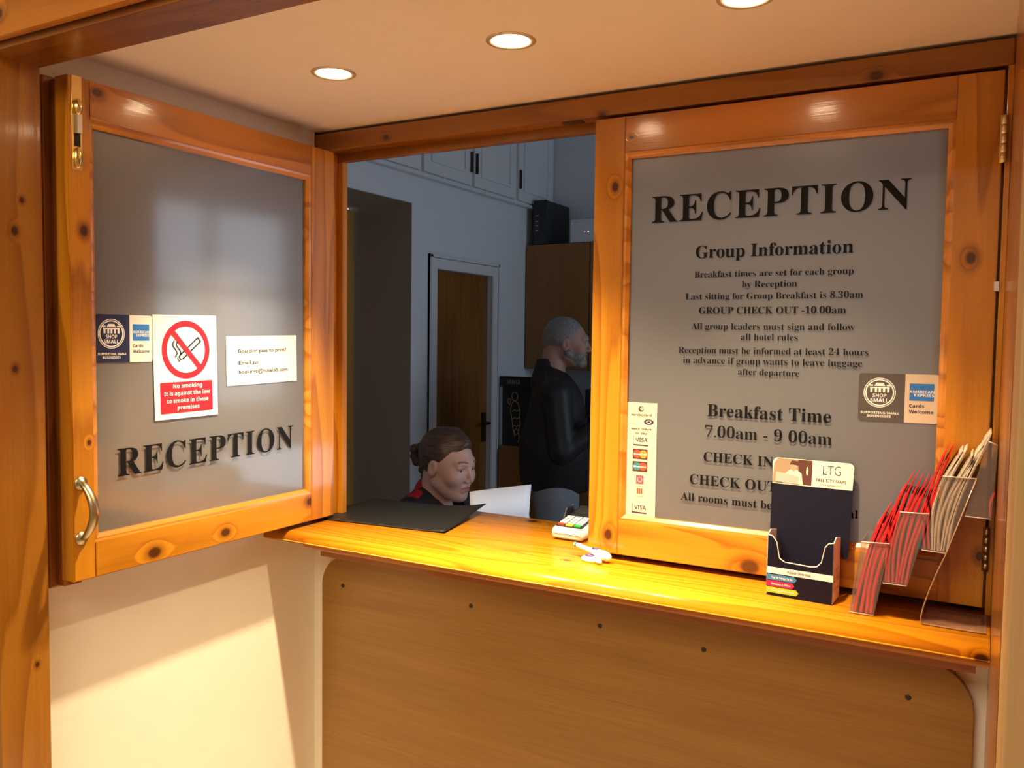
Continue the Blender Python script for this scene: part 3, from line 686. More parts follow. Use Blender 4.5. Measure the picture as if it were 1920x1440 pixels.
bp_ = thing('paper_notice', 'white paper note about printing boarding passes, taped to the left hatch glass', 'notice', (-1.534, -0.25, 1.43))
f = fr_map((-1.5345, -0.3670, 1.4295), (0, 1, 0.02), (0, -0.014, 1), (1, 0, 0)); w, h = 0.2285, 0.1155
prismobj('sheet', rect(0, w, 0, h), f, 0.0004, 0.0010, M_paperw, bp_)
bm = bmesh.new(); M_typ = plain('grey_type', (0.02, 0.014, 0.012), 0.8, spec=0.1)
text(bm, 'Boarding pass to print?', f, w * .16, w * .84, h * .66, .0014, style='sans', cap=.0085, thin=.014); text(bm, 'Email to:', f, w * .16, w * .44, h * .42, .0014, style='sans', cap=.0085, thin=.014)
text(bm, 'bookings@hotel65.com', f, w * .16, w * .86, h * .235, .0014, style='sans', cap=.0085, thin=.014)
mesh_obj('lettering', bm, M_typ, bp_)

# payment strip
ps = thing('payment_sticker', 'tall narrow cream sticker of card payment logos at the left edge of the right glass', 'sticker', (-0.657, 0.0145, 1.155))
f = fr_map((-0.6915, 0.0145, 1.1550), (1, 0, 0), (0, 0, 1), (0, -1, 0)); w, h = 0.069, 0.2560
prismobj('backing', rect(0, w, 0, h), f, 0.0002, 0.0008, plain('aged_sticker', (0.80, 0.68, 0.48), 0.5), ps)
M_pur = plain('violet_print', (0.05, 0.03, 0.06), 0.5); M_gry = plain('grey_print', (0.09, 0.07, 0.06), 0.5)
M_org = plain('orange_print', (0.80, 0.30, 0.05), 0.5); M_tomato = plain('tomato_print', (0.60, 0.08, 0.04), 0.5); M_teal = plain('teal_print', (0.04, 0.22, 0.28), 0.5); M_brown = plain('brown_print', (0.10, 0.035, 0.03), 0.5); M_mauve = plain('mauve_print', (0.28, 0.08, 0.12), 0.5)
bm = bmesh.new()
ringprism(bm, circ(w * .46, h * .945, .0062), circ(w * .48, h * .948, .0036), f, .0008, .0011)
text(bm, 'barclaycard', f, w * .14, w * .82, h * .885, .0012, style='sans', cap=.0058, thin=.014)
text(bm, 'easy ways', f, w * .14, w * .82, h * .765, .0012, style='sans', cap=.0052, thin=.014); text(bm, 'to pay', f, w * .28, w * .68, h * .728, .0012, style='sans', cap=.0052, thin=.014)
mesh_obj('lettering', bm, M_gry, ps)
bm = bmesh.new(); prism(bm, circ(w * .73, h * .835, .0115, .0064), f, .0008, .0011)
for v in (.625, .035):
    text(bm, 'VISA', f, w * .30, w * .70, h * (v + .035), .0012, style='sansb', cap=.0090)
    prism(bm, rect(w * .22, w * .72, h * v, h * (v + .012)), f, .0008, .0011); prism(bm, rect(w * .22, w * .235, h * v, h * (v + .085)), f, .0008, .0011)
bmesh.ops.recalc_face_normals(bm, faces=bm.faces); mesh_obj('payment_logo', bm, M_pur, ps)
bm = bmesh.new(); ringprism(bm, circ(w * .73, h * .835, .0060, .0036), circ(w * .73, h * .835, .0040, .0022), f, .0011, .0013); mesh_obj('payment_logo', bm, M_sticker, ps)
for v, c1, c2, nm in ((.508, M_tomato, M_org, 'MasterCard'), (.400, M_teal, M_tomato, 'Maestro')):
    prismobj('payment_logo', rect(w * .21, w * .71, h * v, h * (v + .088)), f, .0008, .0010, M_brown, ps)
    prismobj('payment_logo', circ(w * .355, h * (v + .044), .0089), f, .0010, .0012, c1, ps); prismobj('payment_logo', circ(w * .57, h * (v + .044), .0089), f, .0012, .0014, c2, ps)
    textobj('lettering', nm, f, w * .25, w * .67, h * (v + .036), .0016, M_whiteprint, ps, style='sansb', cap=.0040)
prismobj('payment_logo', rect(w * .34, w * .59, h * .292, h * .368), f, .0008, .0011, M_mauve, ps)
bm = bmesh.new(); ringprism(bm, circ(w * .465, h * .33, .0058), circ(w * .465, h * .333, .0042), f, .0011, .0013); mesh_obj('payment_logo', bm, plain('pale_mauve', (0.6, 0.4, 0.4), 0.5), ps)
bm = bmesh.new()
for i, c in enumerate((-.0045, 0, .0045)): prism(bm, rrect(w * .465 + c - .0018, w * .465 + c + .0018, h * .205, h * .255, .001, 2), f, .0008, .0011)
ringprism(bm, rrect(w * .34, w * .59, h * .18, h * .275, .004), rrect(w * .345, w * .585, h * .1825, h * .2725, .0038), f, .0008, .001)
bmesh.ops.recalc_face_normals(bm, faces=bm.faces); mesh_obj('payment_logo', bm, M_tomato, ps)

# ------------------------------------------------------------------ things on the counter
# desk mat
bm = bmesh.new(); nu, nv = 26, 20
FL, FR, BR_, BL = Vector((-1.575, -0.040, 0)), Vector((-1.172, 0.004, 0)), Vector((-1.228, 0.300, 0)), Vector((-1.630, 0.250, 0))
rows = []
for t_ in (0, 0.0022):
    g = []
    for i in range(nu + 1):
        r = []
        for j in range(nv + 1):
            s, t = i / nu, j / nv; p = FL.lerp(FR, s).lerp(BL.lerp(BR_, s), t)
            z = 0.0012 + 0.014 * max(0, (s - .55) / .45) ** 2 * max(0, (t - .2) / .8) + 0.004 * max(0, t - .6) + 0.0035 * max(0, (s - .85) / .15) ** 2
            r.append(bm.verts.new((max(p.x, -1.598), p.y, ZT + z + t_)))
        g.append(r)
    rows.append(g)
b0, t0 = rows
for i in range(nu):
    for j in range(nv):
        bm.faces.new((t0[i][j], t0[i + 1][j], t0[i + 1][j + 1], t0[i][j + 1])); bm.faces.new((b0[i][j + 1], b0[i + 1][j + 1], b0[i + 1][j], b0[i][j]))
for i in range(nu): bm.faces.new((b0[i][0], b0[i + 1][0], t0[i + 1][0], t0[i][0])); bm.faces.new((b0[i + 1][nv], b0[i][nv], t0[i][nv], t0[i + 1][nv]))
for j in range(nv): bm.faces.new((b0[0][j + 1], b0[0][j], t0[0][j], t0[0][j + 1])); bm.faces.new((b0[nu][j], b0[nu][j + 1], t0[nu][j + 1], t0[nu][j]))
tag(mesh_obj('desk_mat', bm, plain('black_leatherette', (0.012, 0.011, 0.010), 0.42, noise=0.1, nscale=300, bump=0.2, spec=0.3), None, True), 'black leatherette desk mat with curled corner lying on the counter in the open hatch', 'desk mat')

# card terminal
tm = thing('card_terminal', 'white and black card payment terminal with coloured keys standing by the closed hatch leaf', 'card machine', (-0.90, 0.16, ZT))
ang = math.radians(-2); tu = Vector((math.cos(ang), math.sin(ang), 0)); tv = Vector((-math.sin(ang), math.cos(ang), 0))
fM = fr_map((-0.918, 0.100, ZT), tu, tv, (0, 0, 1)); W_, D_ = 0.082, 0.150
bm = bmesh.new()                                     # wedge body: side profile (depth, height) swept over width, rounded
prf = [(0.002, .004), (-.002, .012), (0.0, .026), (.006, .031), (.150, .058), (.158, .054), (.160, .004)]
fW = fr_map(fM(0, 0, 0), tv, (0, 0, 1), tu)
prism(bm, prf, fW, 0, W_); es = [e for e in bm.edges]; bmesh.ops.bevel(bm, geom=es, offset=0.0035, segments=3, affect='EDGES'); bmesh.ops.recalc_face_normals(bm, faces=bm.faces)
mesh_obj('body', bm, plain('pale_plastic', (0.80, 0.78, 0.72), 0.35), tm, True)
sl = Vector((0, 0.144, 0.027)).normalized()
fk = fr_map(fM(0.0, 0.006, 0.0315), tu, tv * sl.y + Vector((0, 0, 1)) * sl.z, (tv * -sl.z + Vector((0, 0, 1)) * sl.y))
prismobj('keypad_shroud', rrect(.005, W_ - .005, .004, .146, .004), fk, -0.002, 0.0022, plain('black_plastic', (0.02, 0.02, 0.022), 0.3), tm)
for u_ in (.003, W_ - .006):
    prismobj('privacy_shield', [(0.028, 0), (.085, .0), (.085, .022), (.050, .024)], fr_map(fk(u_, 0.02, 0.0), fk(0, 1, 0) - fk(0, 0, 0), fk(0, 0, 1) - fk(0, 0, 0), tu), 0, .003, plain('black_plastic', (0.02, 0.02, 0.022), 0.3), tm)
M_key = plain('white_key', (0.85, 0.86, 0.86), 0.4)
for r in range(5):
    for c in range(3):
        mt = M_key if r else (plain('red_key', (0.70, 0.05, 0.02), 0.4), plain('yellow_key', (0.80, 0.70, 0.03), 0.4), plain('green_key', (0.03, 0.45, 0.06), 0.4))[c]
        u, v = .009 + c * .0220, .007 + r * .0125
        k_ = prismobj('key', rrect(u, u + .019, v, v + .0095, .002, 2), fk, .0022, .0045, mt, tm)
        if r: prismobj('key_digit', rect(u + .006, u + .013, v + .0030, v + .0062), fk, .0045, .0047, M_ink, k_)
prismobj('screen', rrect(.012, W_ - .012, .090, .130, .002, 2), fk, .0022, .0030, plain('screen_glass', (0.03, 0.025, 0.02), 0.12), tm)
prismobj('card_slot', rect(.008, W_ - .008, .0150, .0175), fr_map(fM(0, -0.001, 0), tu, (0, 0, 1), -tv), 0.0, .0004, M_dark, tm)

# pen lying on its stand
pst = thing('pen_stand', 'white oval pen stand with a small blue logo on the counter', 'pen stand', (-0.73, -0.025, ZT))
fS = fr_map((-0.748, -0.040, ZT), (1, 0, 0), (0, 1, 0), (0, 0, 1))
M_wpl = plain('glossy_white_plastic', (0.90, 0.90, 0.88), 0.18)
bm = bmesh.new()
prs = [(1.0, .001), (1.04, .004), (1.0, .008), (.85, .0105), (0.0, .0115)]
rings = [[bm.verts.new(fS(.024 * r * math.cos(2 * math.pi * j / 32), .015 * r * math.sin(2 * math.pi * j / 32), n)) for j in range(32)] for r, n in prs[:-1]]; top = bm.verts.new(fS(0, 0, prs[-1][1])); bm.faces.new(rings[0][::-1])
for a_, b_ in zip(rings, rings[1:]):
    for j in range(32): bm.faces.new((a_[j], a_[(j + 1) % 32], b_[(j + 1) % 32], b_[j]))
for j in range(32): bm.faces.new((rings[-1][j], rings[-1][(j + 1) % 32], top))
mesh_obj('base', bm, M_wpl, pst, True)
prismobj('logo', circ(-.006, .002, .011, .0085), fS, .0112, .0120, plain('royal_blue_print', (0.02, 0.04, 0.22), 0.4), pst)
textobj('lettering', 'hhh', fS, -.011, 0.0, 0.003, .0122, M_whiteprint, pst, style='sansb', cap=.002)
tubeobj('pen_socket', [fS(.014, -.010, .006), fS(.022, -.016, .007), fS(.031, -.019, .006)], [.0045, .0055, .003], M_wpl, pst)
pe = thing('pen', 'white ballpoint pen with a grey band resting across the oval stand', 'pen', (-0.75, 0.02, ZT))
pa, pb = Vector((-0.8025, -0.0180, 1.0835)), Vector((-0.7030, -0.0400, 1.0680))
def pl(t, dz=0): return pa.lerp(pb, t) + Vector((0, 0, dz))
tubeobj('barrel', [pl(0), pl(.02), pl(.10), pl(.40), pl(.60), pl(.80), pl(.93), pl(.985), pl(1)], [.0025, .0048, .0052, .0055, .0088, .0108, .0098, .0062, .003], M_wpl, pe, 18)
tubeobj('band', [pl(.055), pl(.085)], .0056, plain('dark_band', (0.03, 0.03, 0.05), 0.4), pe, 18)
tubeobj('logo_patch', [pl(.52, .0035), pl(.66, .0055)], [.0052, .0060], plain('royal_blue_print', (0.02, 0.04, 0.22), 0.4), pe, 14)

# city map dispenser
dp = thing('map_dispenser', 'navy card display box for free city maps with white header, empty, standing on the counter', 'brochure holder', (-0.295, -0.05, ZT))
du = Vector((1, -0.05, 0)).normalized(); dv = Vector((0.05, 1, 0)).normalized()
fF = fr_map((-0.3575, -0.083, ZT), du, (0, 0, 1), -dv); BW = 0.124; BD = 0.062
M_crd = plain('navy_card', (0.006, 0.005, 0.015), 0.5, spec=0.2); M_edge = plain('card_edge', (0.70, 0.62, 0.52), 0.6); M_wc = plain('warm_white_card', (0.84, 0.82, 0.76), 0.4)
cut = [(0, .002), (BW, .002), (BW, .118), (BW - .010, .116), (BW - .016, .108), (BW - .022, .078), (BW - .030, .069), (BW - .042, .067), (.034, .069), (.024, .075), (.018, .106), (.010, .117), (0, .119)]
prismobj('front_panel', cut, fF, -0.0016, 0, M_crd, dp)
bm = bmesh.new()
for (a_, b_) in zip(cut[2:], cut[3:]):
    tube(bm, [fF(a_[0], a_[1], -.0008), fF(b_[0], b_[1], -.0008)], .0011, 6)
mesh_obj('cut_edge', bm, M_edge, dp)
for u in (0.0, BW - .0015):
    s_ = prismobj('side_panel', [(0, .002), (BD, .002), (BD, .118), (.020, .126), (0, .118)], fr_map(fF(u, 0, 0), dv, (0, 0, 1), du), 0, .0015, M_wc, dp)
fSide = fr_map(fF(BW, 0, 0), dv, (0, 0, 1), du)
bm = bmesh.new(); text(bm, 'LTG', fSide, .010, .050, .040, .0004, style='sans', thin=-.012, cap=.026); text(bm, 'FREE CITY MAPS', fSide, .010, .052, .024, .0004, style='sansb', cap=.0042); mesh_obj('lettering', bm, plain('pale_grey_print', (0.35, 0.32, 0.30), 0.6), dp)
prismobj('bottom_panel', rect(0, BW, 0, BD), fr_map(fF(0, .0, 0), du, dv, (0, 0, 1)), 0.0006, .002, M_crd, dp)
# leaning back panel with side wings
lean = Vector((0, 0.030, 0.25)).normalized()
bo = fF(BW / 2, 0.004, -BD + .006); fB = fr_map(bo, du, dv * lean.y + Vector((0, 0, 1)) * lean.z, -dv * lean.z + Vector((0, 0, 1)) * lean.y)
wg = 0.0755; HB = 0.258
back = [(-.058, 0), (.058, 0), (.0605, .074)] + [(wg - .0065 + .0065 * math.cos(t), .078 + .0065 * math.sin(t)) for t in [math.radians(a) for a in (180, 225, 270, 315, 360)]]
back += [(wg + .003, HB - .010)] + [(wg - .007 + .010 * math.cos(math.radians(a)), HB - .010 + .010 * math.sin(math.radians(a))) for a in (30, 60, 90)]
back += [(-x, y) for x, y in reversed(back)]
back = [p for i, p in enumerate(back) if p != back[i - 1]]
prismobj('back_panel', back[:-1] if back[0] == back[-1] else back, fB, -.0015, 0, M_crd, dp)
hz = HB - .053
hdr = [(-wg - .0012, hz), (wg + .0012, hz)] + [(wg + .0025, HB - .010)] + [(wg - .007 + .0095 * math.cos(math.radians(a)), HB - .010 + .0095 * math.sin(math.radians(a))) for a in (30, 60, 90)] + [(-wg + .007 + .0095 * math.cos(math.radians(a)), HB - .010 + .0095 * math.sin(math.radians(a))) for a in (90, 120, 150)] + [(-wg - .0025, HB - .010)]
prismobj('header', hdr, fB, 0, .0006, plain('header_white', (0.86, 0.78, 0.62), 0.4), dp)
P0 = -wg - .001
ph = prismobj('header_picture', [(P0, hz + .002), (P0 + .076, hz + .002), (P0 + .076, HB - .0015), (P0 + .008, HB - .0015), (P0 + .001, HB - .012)], fB, .0006, .0009, plain('sepia_print', (0.32, 0.22, 0.13), 0.5), dp)
prismobj('picture_shape', [(P0 + .052, hz + .002), (P0 + .076, hz + .002), (P0 + .076, HB - .002), (P0 + .048, HB - .002)], fB, .0009, .0011, plain('dark_brown_print', (0.09, 0.025, 0.015), 0.5), ph)
prismobj('picture_shape', [(P0 + .020, hz + .002), (P0 + .060, hz + .002), (P0 + .056, hz + .024), (P0 + .046, hz + .031), (P0 + .034, hz + .031), (P0 + .024, hz + .022)], fB, .0011, .0013, plain('cream_print', (0.75, 0.66, 0.50), 0.5), ph)
prismobj('picture_shape', circ(P0 + .040, hz + .036, .0065, .008), fB, .0013, .0015, plain('skin_print', (0.50, 0.27, 0.16), 0.5), ph)
prismobj('picture_shape', [(P0 + .032, hz + .041), (P0 + .050, hz + .040), (P0 + .048, hz + .048), (P0 + .036, hz + .049)], fB, .0015, .0017, plain('dark_brown_print', (0.09, 0.025, 0.015), 0.5), ph)
prismobj('picture_shape', [(P0 + .006, hz + .004), (P0 + .050, hz + .003), (P0 + .052, hz + .017), (P0 + .030, hz + .021), (P0 + .006, hz + .024)], fB, .0017, .0019, plain('map_print', (0.42, 0.40, 0.33), 0.5), ph)
prismobj('picture_shape', circ(P0 + .067, hz + .030, .0022, .009, 12), fB, .0013, .0015, plain('flame_print', (0.95, 0.70, 0.40), 0.5), ph)
bm = bmesh.new(); text(bm, 'LTG', fB, .020, .054, hz + .026, .0008, style='sans', thin=-.012, cap=.019); text(bm, 'FREE CITY MAPS', fB, .008, .065, hz + .0115, .0008, style='sansb', cap=.0062); text(bm, 'www.ltgmaps.com', fB, .016, .056, hz + .0045, .0008, style='sans', cap=.0036)
mesh_obj('lettering', bm, plain('dark_grey_print', (0.02, 0.016, 0.016), 0.5), dp)
prismobj('white_band', rect(.0005, BW, .0440, .0565), fF, 0, .0004, M_wc, dp)
textobj('lettering', 'PLEASE TAKE ONE', fF, .040, .083, .0480, .0006, M_ink, dp, style='sansb', cap=.0042)
for v, mt, L1, t in ((.0310, plain('sky_blue_print', (0.05, 0.20, 0.42), 0.5), .058, 'Top 10 Things To Do'), (.0185, plain('magenta_print', (0.72, 0.01, 0.09), 0.5), .054, 'Discounts & Offers'), (.0060, plain('lime_print', (0.35, 0.48, 0.03), 0.5), .062, 'Tours & Attractions')):
    b_ = prismobj('colour_band', [(0, v), (L1 - .005, v), (L1, v + .0055), (L1 - .005, v + .011), (0, v + .011)], fF, 0, .0004, mt, dp)
    textobj('lettering', t, fF, .010, L1 - .008, v + .0035, .0006, M_whiteprint, b_, style='sansb', cap=.0038)

# acrylic leaflet rack (side profile in x,z) and its leaflets
YN, YF = -0.118, -0.012
rk = thing('leaflet_rack', 'clear acrylic four tier leaflet rack at the right end of the counter', 'leaflet rack', (-0.07, -0.065, ZT))
fY = fr_map((0, 0, 0), (1, 0, 0), (0, 0, 1), (0, 1, 0))
TIERS = [[(-.2003, 1.0570), (-.1590, 1.0570), (-.1366, 1.1910), (-.1837, 1.1887)],
         [(-.1456, 1.1189), (-.1064, 1.1192), (-.0753, 1.2520), (-.1221, 1.2505)],
         [(-.0848, 1.1873), (-.0463, 1.1860), (-.0051, 1.3206), (-.0570, 1.3204)],
         [(-.0203, 1.2545), (.0185, 1.2539), (.0235, 1.380), (.0100, 1.386)]]
def sheetpath(bm, pts, y0, y1, th=0.0022):
    """thin acrylic sheet following a profile"""
    P = [Vector((x, z)) for x, z in pts]; L_, R2 = [], []
    for i, p in enumerate(P):
        t = (P[min(i + 1, len(P) - 1)] - P[max(i - 1, 0)]).normalized(); q = Vector((-t.y, t.x)) * th / 2; L_.append(p + q); R2.append(p - q)
    prism(bm, [(v.x, v.y) for v in L_] + [(v.x, v.y) for v in reversed(R2)], fY, y0, y1)
for k, (a, b, c, d) in enumerate(TIERS):
    bm = bmesh.new()
    sheetpath(bm, [d, a, b, (c[0] + (c[0] - b[0]) * .0, c[1])], YN, YF)                      # front, floor, back
    for y in (YN, YF - .0018): prism(bm, [a, b, c, d], fY, y, y + .0018)                     # side plates
    bmesh.ops.recalc_face_normals(bm, faces=bm.faces)
    mesh_obj('pocket', bm, M_acr, rk)
    for e0, e1, er in ((d, c, .0011), (a, b, .0009)):
        tubeobj('pocket_rim', [fY(e0[0], e0[1], YN + .001), fY(e1[0], e1[1], YN + .001)], er, plain('acrylic_edge', (0.62, 0.50, 0.42), 0.15, spec=0.8), rk, 6)
bm = bmesh.new()
legp = [(-.0051, 1.3206), (-.0463, 1.186), (-.0592, 1.1512), (-.0700, 1.118), (-.0780, 1.090), (-.0820, 1.068), (-.0815, 1.060), (-.0770, 1.0568), (.0, 1.0568), (.0195, 1.0568)]
sheetpath(bm, legp, YN, YF, .0024); bmesh.ops.recalc_face_normals(bm, faces=bm.faces); mesh_obj('stand', bm, M_acr, rk)
bm = bmesh.new(); tube(bm, [fY(x, z, YN) for x, z in legp], .0013, 6); mesh_obj('stand_edge', bm, plain('acrylic_edge_dark', (0.30, 0.17, 0.09), 0.2, spec=0.8), rk, True)
for (p, q) in (((-.1366, 1.191), (-.1456 + .012, 1.150)), ((-.0753, 1.252), (-.0848 + .010, 1.215)), ((-.0051, 1.3206), (-.0203 + .008, 1.284))):
    pass
M_lred = plain('red_leaflet', (0.80, 0.015, 0.015), 0.35, noise=0.05, nscale=40); M_lpage = plain('leaflet_page_edges', (0.42, 0.035, 0.04), 0.55, noise=0.35, nscale=160)
M_lcr = plain('cream_leaflet', (0.72, 0.60, 0.44), 0.5, noise=0.25, nscale=120); M_lcre = plain('cream_page_edges', (0.42, 0.36, 0.27), 0.6, noise=0.5, nscale=200)
def leaflet(name, label, grp, x0, z0, x1, z1, bow, th, red=True, tip=0.022, lift=0.0):
    """folded leaflet seen on edge: curved path from its foot (x0,z0) to its top (x1,z1), DL wide along y"""
    r = thing(name, label, 'leaflet', (x0, -0.065, z0), grp)
    n = 14; P = []
    for i in range(n + 1):
        t = i / n; s = math.sin(math.pi * t * 1.15) if t < .87 else 0
        P.append(Vector((x0 + (x1 - x0) * (t ** 0.9 * .55 + t ** 1.9 * .45) + bow * math.sin(math.pi * t) + .0012 * math.sin(7 * t + x0 * 900), z0 + (z1 - z0) * t)))
    def strip(nm, i0, i1, tk, mats, y0, y1, edge_mi):
        bm = bmesh.new(); L_, R2 = [], []
        for i in range(i0, i1 + 1):
            t = (P[min(i + 1, n)] - P[max(i - 1, 0)]).normalized(); w_ = tk * (.78 + .5 * i / n) * (1.0 if i < n else .25)
            q = Vector((-t.y, t.x)) * w_ / 2; L_.append(P[i] + q); R2.append(P[i] - q)
        prism(bm, [(v.x, v.y) for v in R2] + [(v.x, v.y) for v in reversed(L_)], fY, y0, y1)
        bmesh.ops.recalc_face_normals(bm, faces=bm.faces)
        o = mesh_obj(nm, bm, mats, r)
        for p in o.data.polygons:
            if abs(p.normal.y) > .8: p.material_index = edge_mi
        return o
    if red:
        strip('pages', 0, n - 2, th * .80, [M_lpage, M_lpage], -.1145 + lift, -.0165 + lift, 1)
        strip('cover', 0, n, th * .30, [M_lred, M_lred], -.1155 + lift, -.0155 + lift, 1)
    else:
        strip('pages', 0, n, th * .8, [M_lcr, M_lcre], -.1150 + lift, -.0160 + lift, 1)
        strip('cover', 0, n, th * .24, [M_lcr, M_lcr], -.1157 + lift, -.0153 + lift, 1)
    return r
rnd = random.Random(5)
pos = ['nearest the glass pocket front', 'second from the front', 'third from the front', 'at the back of the pocket']
for i in range(4):
    leaflet('leaflet', 'red edged leaflet in the lowest rack pocket, %s' % pos[i], 'red leaflets in the lowest pocket', -.190 + i * .0088, 1.0595, -.1430 + i * .0072, 1.250 + rnd.uniform(-.002, .002) + .002 * i, -.004, .0094)
ordn = ['foremost', 'second', 'third', 'fourth', 'fifth', 'sixth', 'rearmost']
for i in range(7):
    leaflet('leaflet', 'red leaflet in the second rack pocket from below, %s of seven' % ordn[i], 'red leaflets in the second pocket', -.1400 + i * .0051, 1.1215, -.1075 + i * .0078, 1.313 - .0012 * i, -.012 + .0017 * i, .0068)
for i in range(2):
    leaflet('leaflet', 'red leaflet in front of the cream maps in the third rack pocket, %s one' % ('leftmost' if i == 0 else 'inner'), 'red leaflets in the third pocket', -.0800 + i * .0065, 1.190, -.0490 + i * .0085, 1.372 + .003 * i, -.012, .0055)
mo = ['next to the red ones', 'second from the red ones', 'in the middle', 'behind the middle one', 'second from the right', 'rightmost of its pocket']
for i in range(6):
    leaflet('folded_map', 'cream folded paper map in the third rack pocket, %s' % mo[i], 'cream folded maps in the third pocket', -.0690 + i * .0046, 1.189, -.0300 + i * .0088, 1.366 + (.0, .003, -.006, -.004, .012, .034)[i], -.013 + .0016 * i, .0068, red=False)
leaflet('leaflet', 'single leaflet inside the topmost rack pocket by the right jamb', None, .0150, 1.257, .0215, 1.300, .0, .004)

# ------------------------------------------------------------------ downlights
M_lens = plain('lamp_lens', (1, 1, 1), 0.5, emit=(1.0, 0.80, 0.52), strength=60)
def downlight():
    lx, ly = LAMPS[0]
    r = thing('downlight', '', 'ceiling light', (lx, ly, ZC), 'recessed downlights in the alcove ceiling')
    f = fr_map((lx, ly, ZC), (1, 0, 0), (0, -1, 0), (0, 0, -1))
    latheobj('trim_ring', [(.0355, -.030), (.0355, -.002), (.036, .0015), (.0440, .0020), (.0465, .0012), (.0470, -.0004)], f, plain('satin_trim', (0.72, 0.60, 0.46), 0.35, 0.45), r, 40)
    latheobj('lens', [(.0, -.004), (.020, -.0042), (.0335, -.007), (.0335, -.012), (.0, -.012)], f, M_lens, r, 32)
    return r
d0 = downlight()
names = ['left downlight in the alcove ceiling, nearest the open hatch leaf', 'middle downlight of the three in the alcove ceiling', 'right downlight of the alcove ceiling, cut by the top of the picture']
for i, (lx, ly) in enumerate(LAMPS):
    if i == 0: r = d0
    else:
        r = d0.copy(); COL.objects.link(r); r.location = (lx, ly, ZC)
        for ch in d0.children:
            c = ch.copy(); COL.objects.link(c); c.parent = r; c.matrix_parent_inverse = ch.matrix_parent_inverse.copy()
    r['label'] = names[i]
    sp = bpy.data.lights.new('downlight_bulb', 'SPOT'); sp.energy = (180, 140, 120)[i]; sp.color = (1.0, 0.80, 0.50); sp.spot_size = math.radians(86); sp.spot_blend = 1.0; sp.shadow_soft_size = 0.018
    so = bpy.data.objects.new('downlight_bulb', sp); COL.objects.link(so); so.location = (lx, ly, ZC - 0.006); so.parent = None

# ------------------------------------------------------------------ office: cupboards, cabinet, machines
hc = thing('overhead_cupboard', 'row of white painted panelled cupboards high on the office wall', 'cupboard', (XO, 2.2, 2.35))
prismobj('ledge', rect(1.2, 3.19, 2.345, 2.362), fD, 0.0, 0.040, M_gloss, hc, bev=0.002)
prismobj('frame', rect(1.25, 3.19, 2.362, 3.08), fD, 0.001, 0.020, M_gloss, hc)
for i, (a, b) in enumerate(((1.27, 1.70), (1.73, 2.175), (2.205, 2.66), (2.70, 3.14))):
    d_ = prismobj('door', rect(a, b, 2.372, 3.05), fD, 0.020, 0.036, M_gloss, hc, bev=0.002)
    bm = bmesh.new()
    i0 = [(a + .06, 2.43), (b - .06, 2.43), (b - .06, 2.99), (a + .06, 2.99)]; i1 = [(a + .075, 2.445), (b - .075, 2.445), (b - .075, 2.975), (a + .075, 2.975)]
    ringprism(bm, i0, i1, fD, 0.036, 0.044); bmesh.ops.recalc_face_normals(bm, faces=bm.faces); mesh_obj('door_panel', bm, M_gloss, d_)
    hx = b - .012 if i in (1,) else a + .012
    if i in (1, 2, 3): prismobj('door_pull', rect(hx - .005, hx + .005, 2.44, 2.55), fD, 0.036, 0.050, plain('dark_bronze', (0.06, 0.04, 0.03), 0.35, 0.8), d_)
wc = thing('wall_cabinet', 'brown wooden wall cabinet hanging in the dark office corner behind the standing man', 'cabinet', (-2.0, 3.0, 1.36))
M_cab = wood('z', light=(0.30, 0.135, 0.035), dark=(0.20, 0.08, 0.018), contrast=0.2, rough=0.45, coat=0)
boxobj('carcass', (-2.495, -1.30, 2.88, 3.199, 1.362, 2.124), M_cab, wc)
boxobj('door', (-2.492, -2.068, 2.86, 2.879, 1.365, 2.121), M_cab, wc, bev=0.002); boxobj('door', (-2.062, -1.64, 2.86, 2.879, 1.365, 2.121), M_cab, wc, bev=0.002)
boxobj('door', (-1.634, -1.305, 2.86, 2.879, 1.365, 2.121), M_cab, wc, bev=0.002)
pc = thing('tower_computer', 'black tower computer on top of the wall cabinet', 'computer', (-2.36, 3.0, 2.124))
M_pc = plain('black_casing', (0.015, 0.015, 0.017), 0.45)
boxobj('case', (-2.445, -2.360, 2.87, 3.19, 2.1245, 2.389), M_pc, pc, bev=0.003)
boxobj('front_bezel', (-2.447, -2.358, 2.860, 2.870, 2.1245, 2.391), plain('black_gloss', (0.02, 0.02, 0.02), 0.25), pc, bev=0.003)
fPC = fr_map((-2.447, 2.860, 2.13), (1, 0, 0), (0, 0, 1), (0, -1, 0))
bm = bmesh.new()
for v in (.165, .130, .105, .075): prism(bm, rect(.015, .035, v, v + .006), fPC, 0, .001)
mesh_obj('front_marking', bm, plain('grey_marking', (0.35, 0.35, 0.37), 0.5), pc)
ro = thing('router', 'small white router with red and white status lights on the wall cabinet', 'router', (-2.13, 2.95, 2.124))
boxobj('case', (-2.205, -2.005, 2.875, 3.02, 2.1245, 2.262), plain('white_casing', (0.62, 0.66, 0.72), 0.4), ro, bev=0.006)
for x, c in ((-2.108, (1, .12, .10)), (-2.085, (.9, .9, 1))):
    prismobj('status_light', circ(x, 2.187, .0035, k=12), fr_map((0, 2.875, 0), (1, 0, 0), (0, 0, 1), (0, -1, 0)), 0, .001, plain('led_%d' % int(c[1] * 100), c, 0.5, emit=c, strength=1.2), ro)
textobj('lettering', 'BT', fr_map((0, 2.875, 0), (1, 0, 0), (0, 0, 1), (0, -1, 0)), -2.175, -2.150, 2.243, .001, plain('grey_marking', (0.35, 0.35, 0.37), 0.5), ro, style='sansb', cap=.006)
bc = thing('base_cabinet', 'brown base cabinets with dark worktop below the wall cabinet', 'cabinet', (-1.7, 2.9, 0.0))
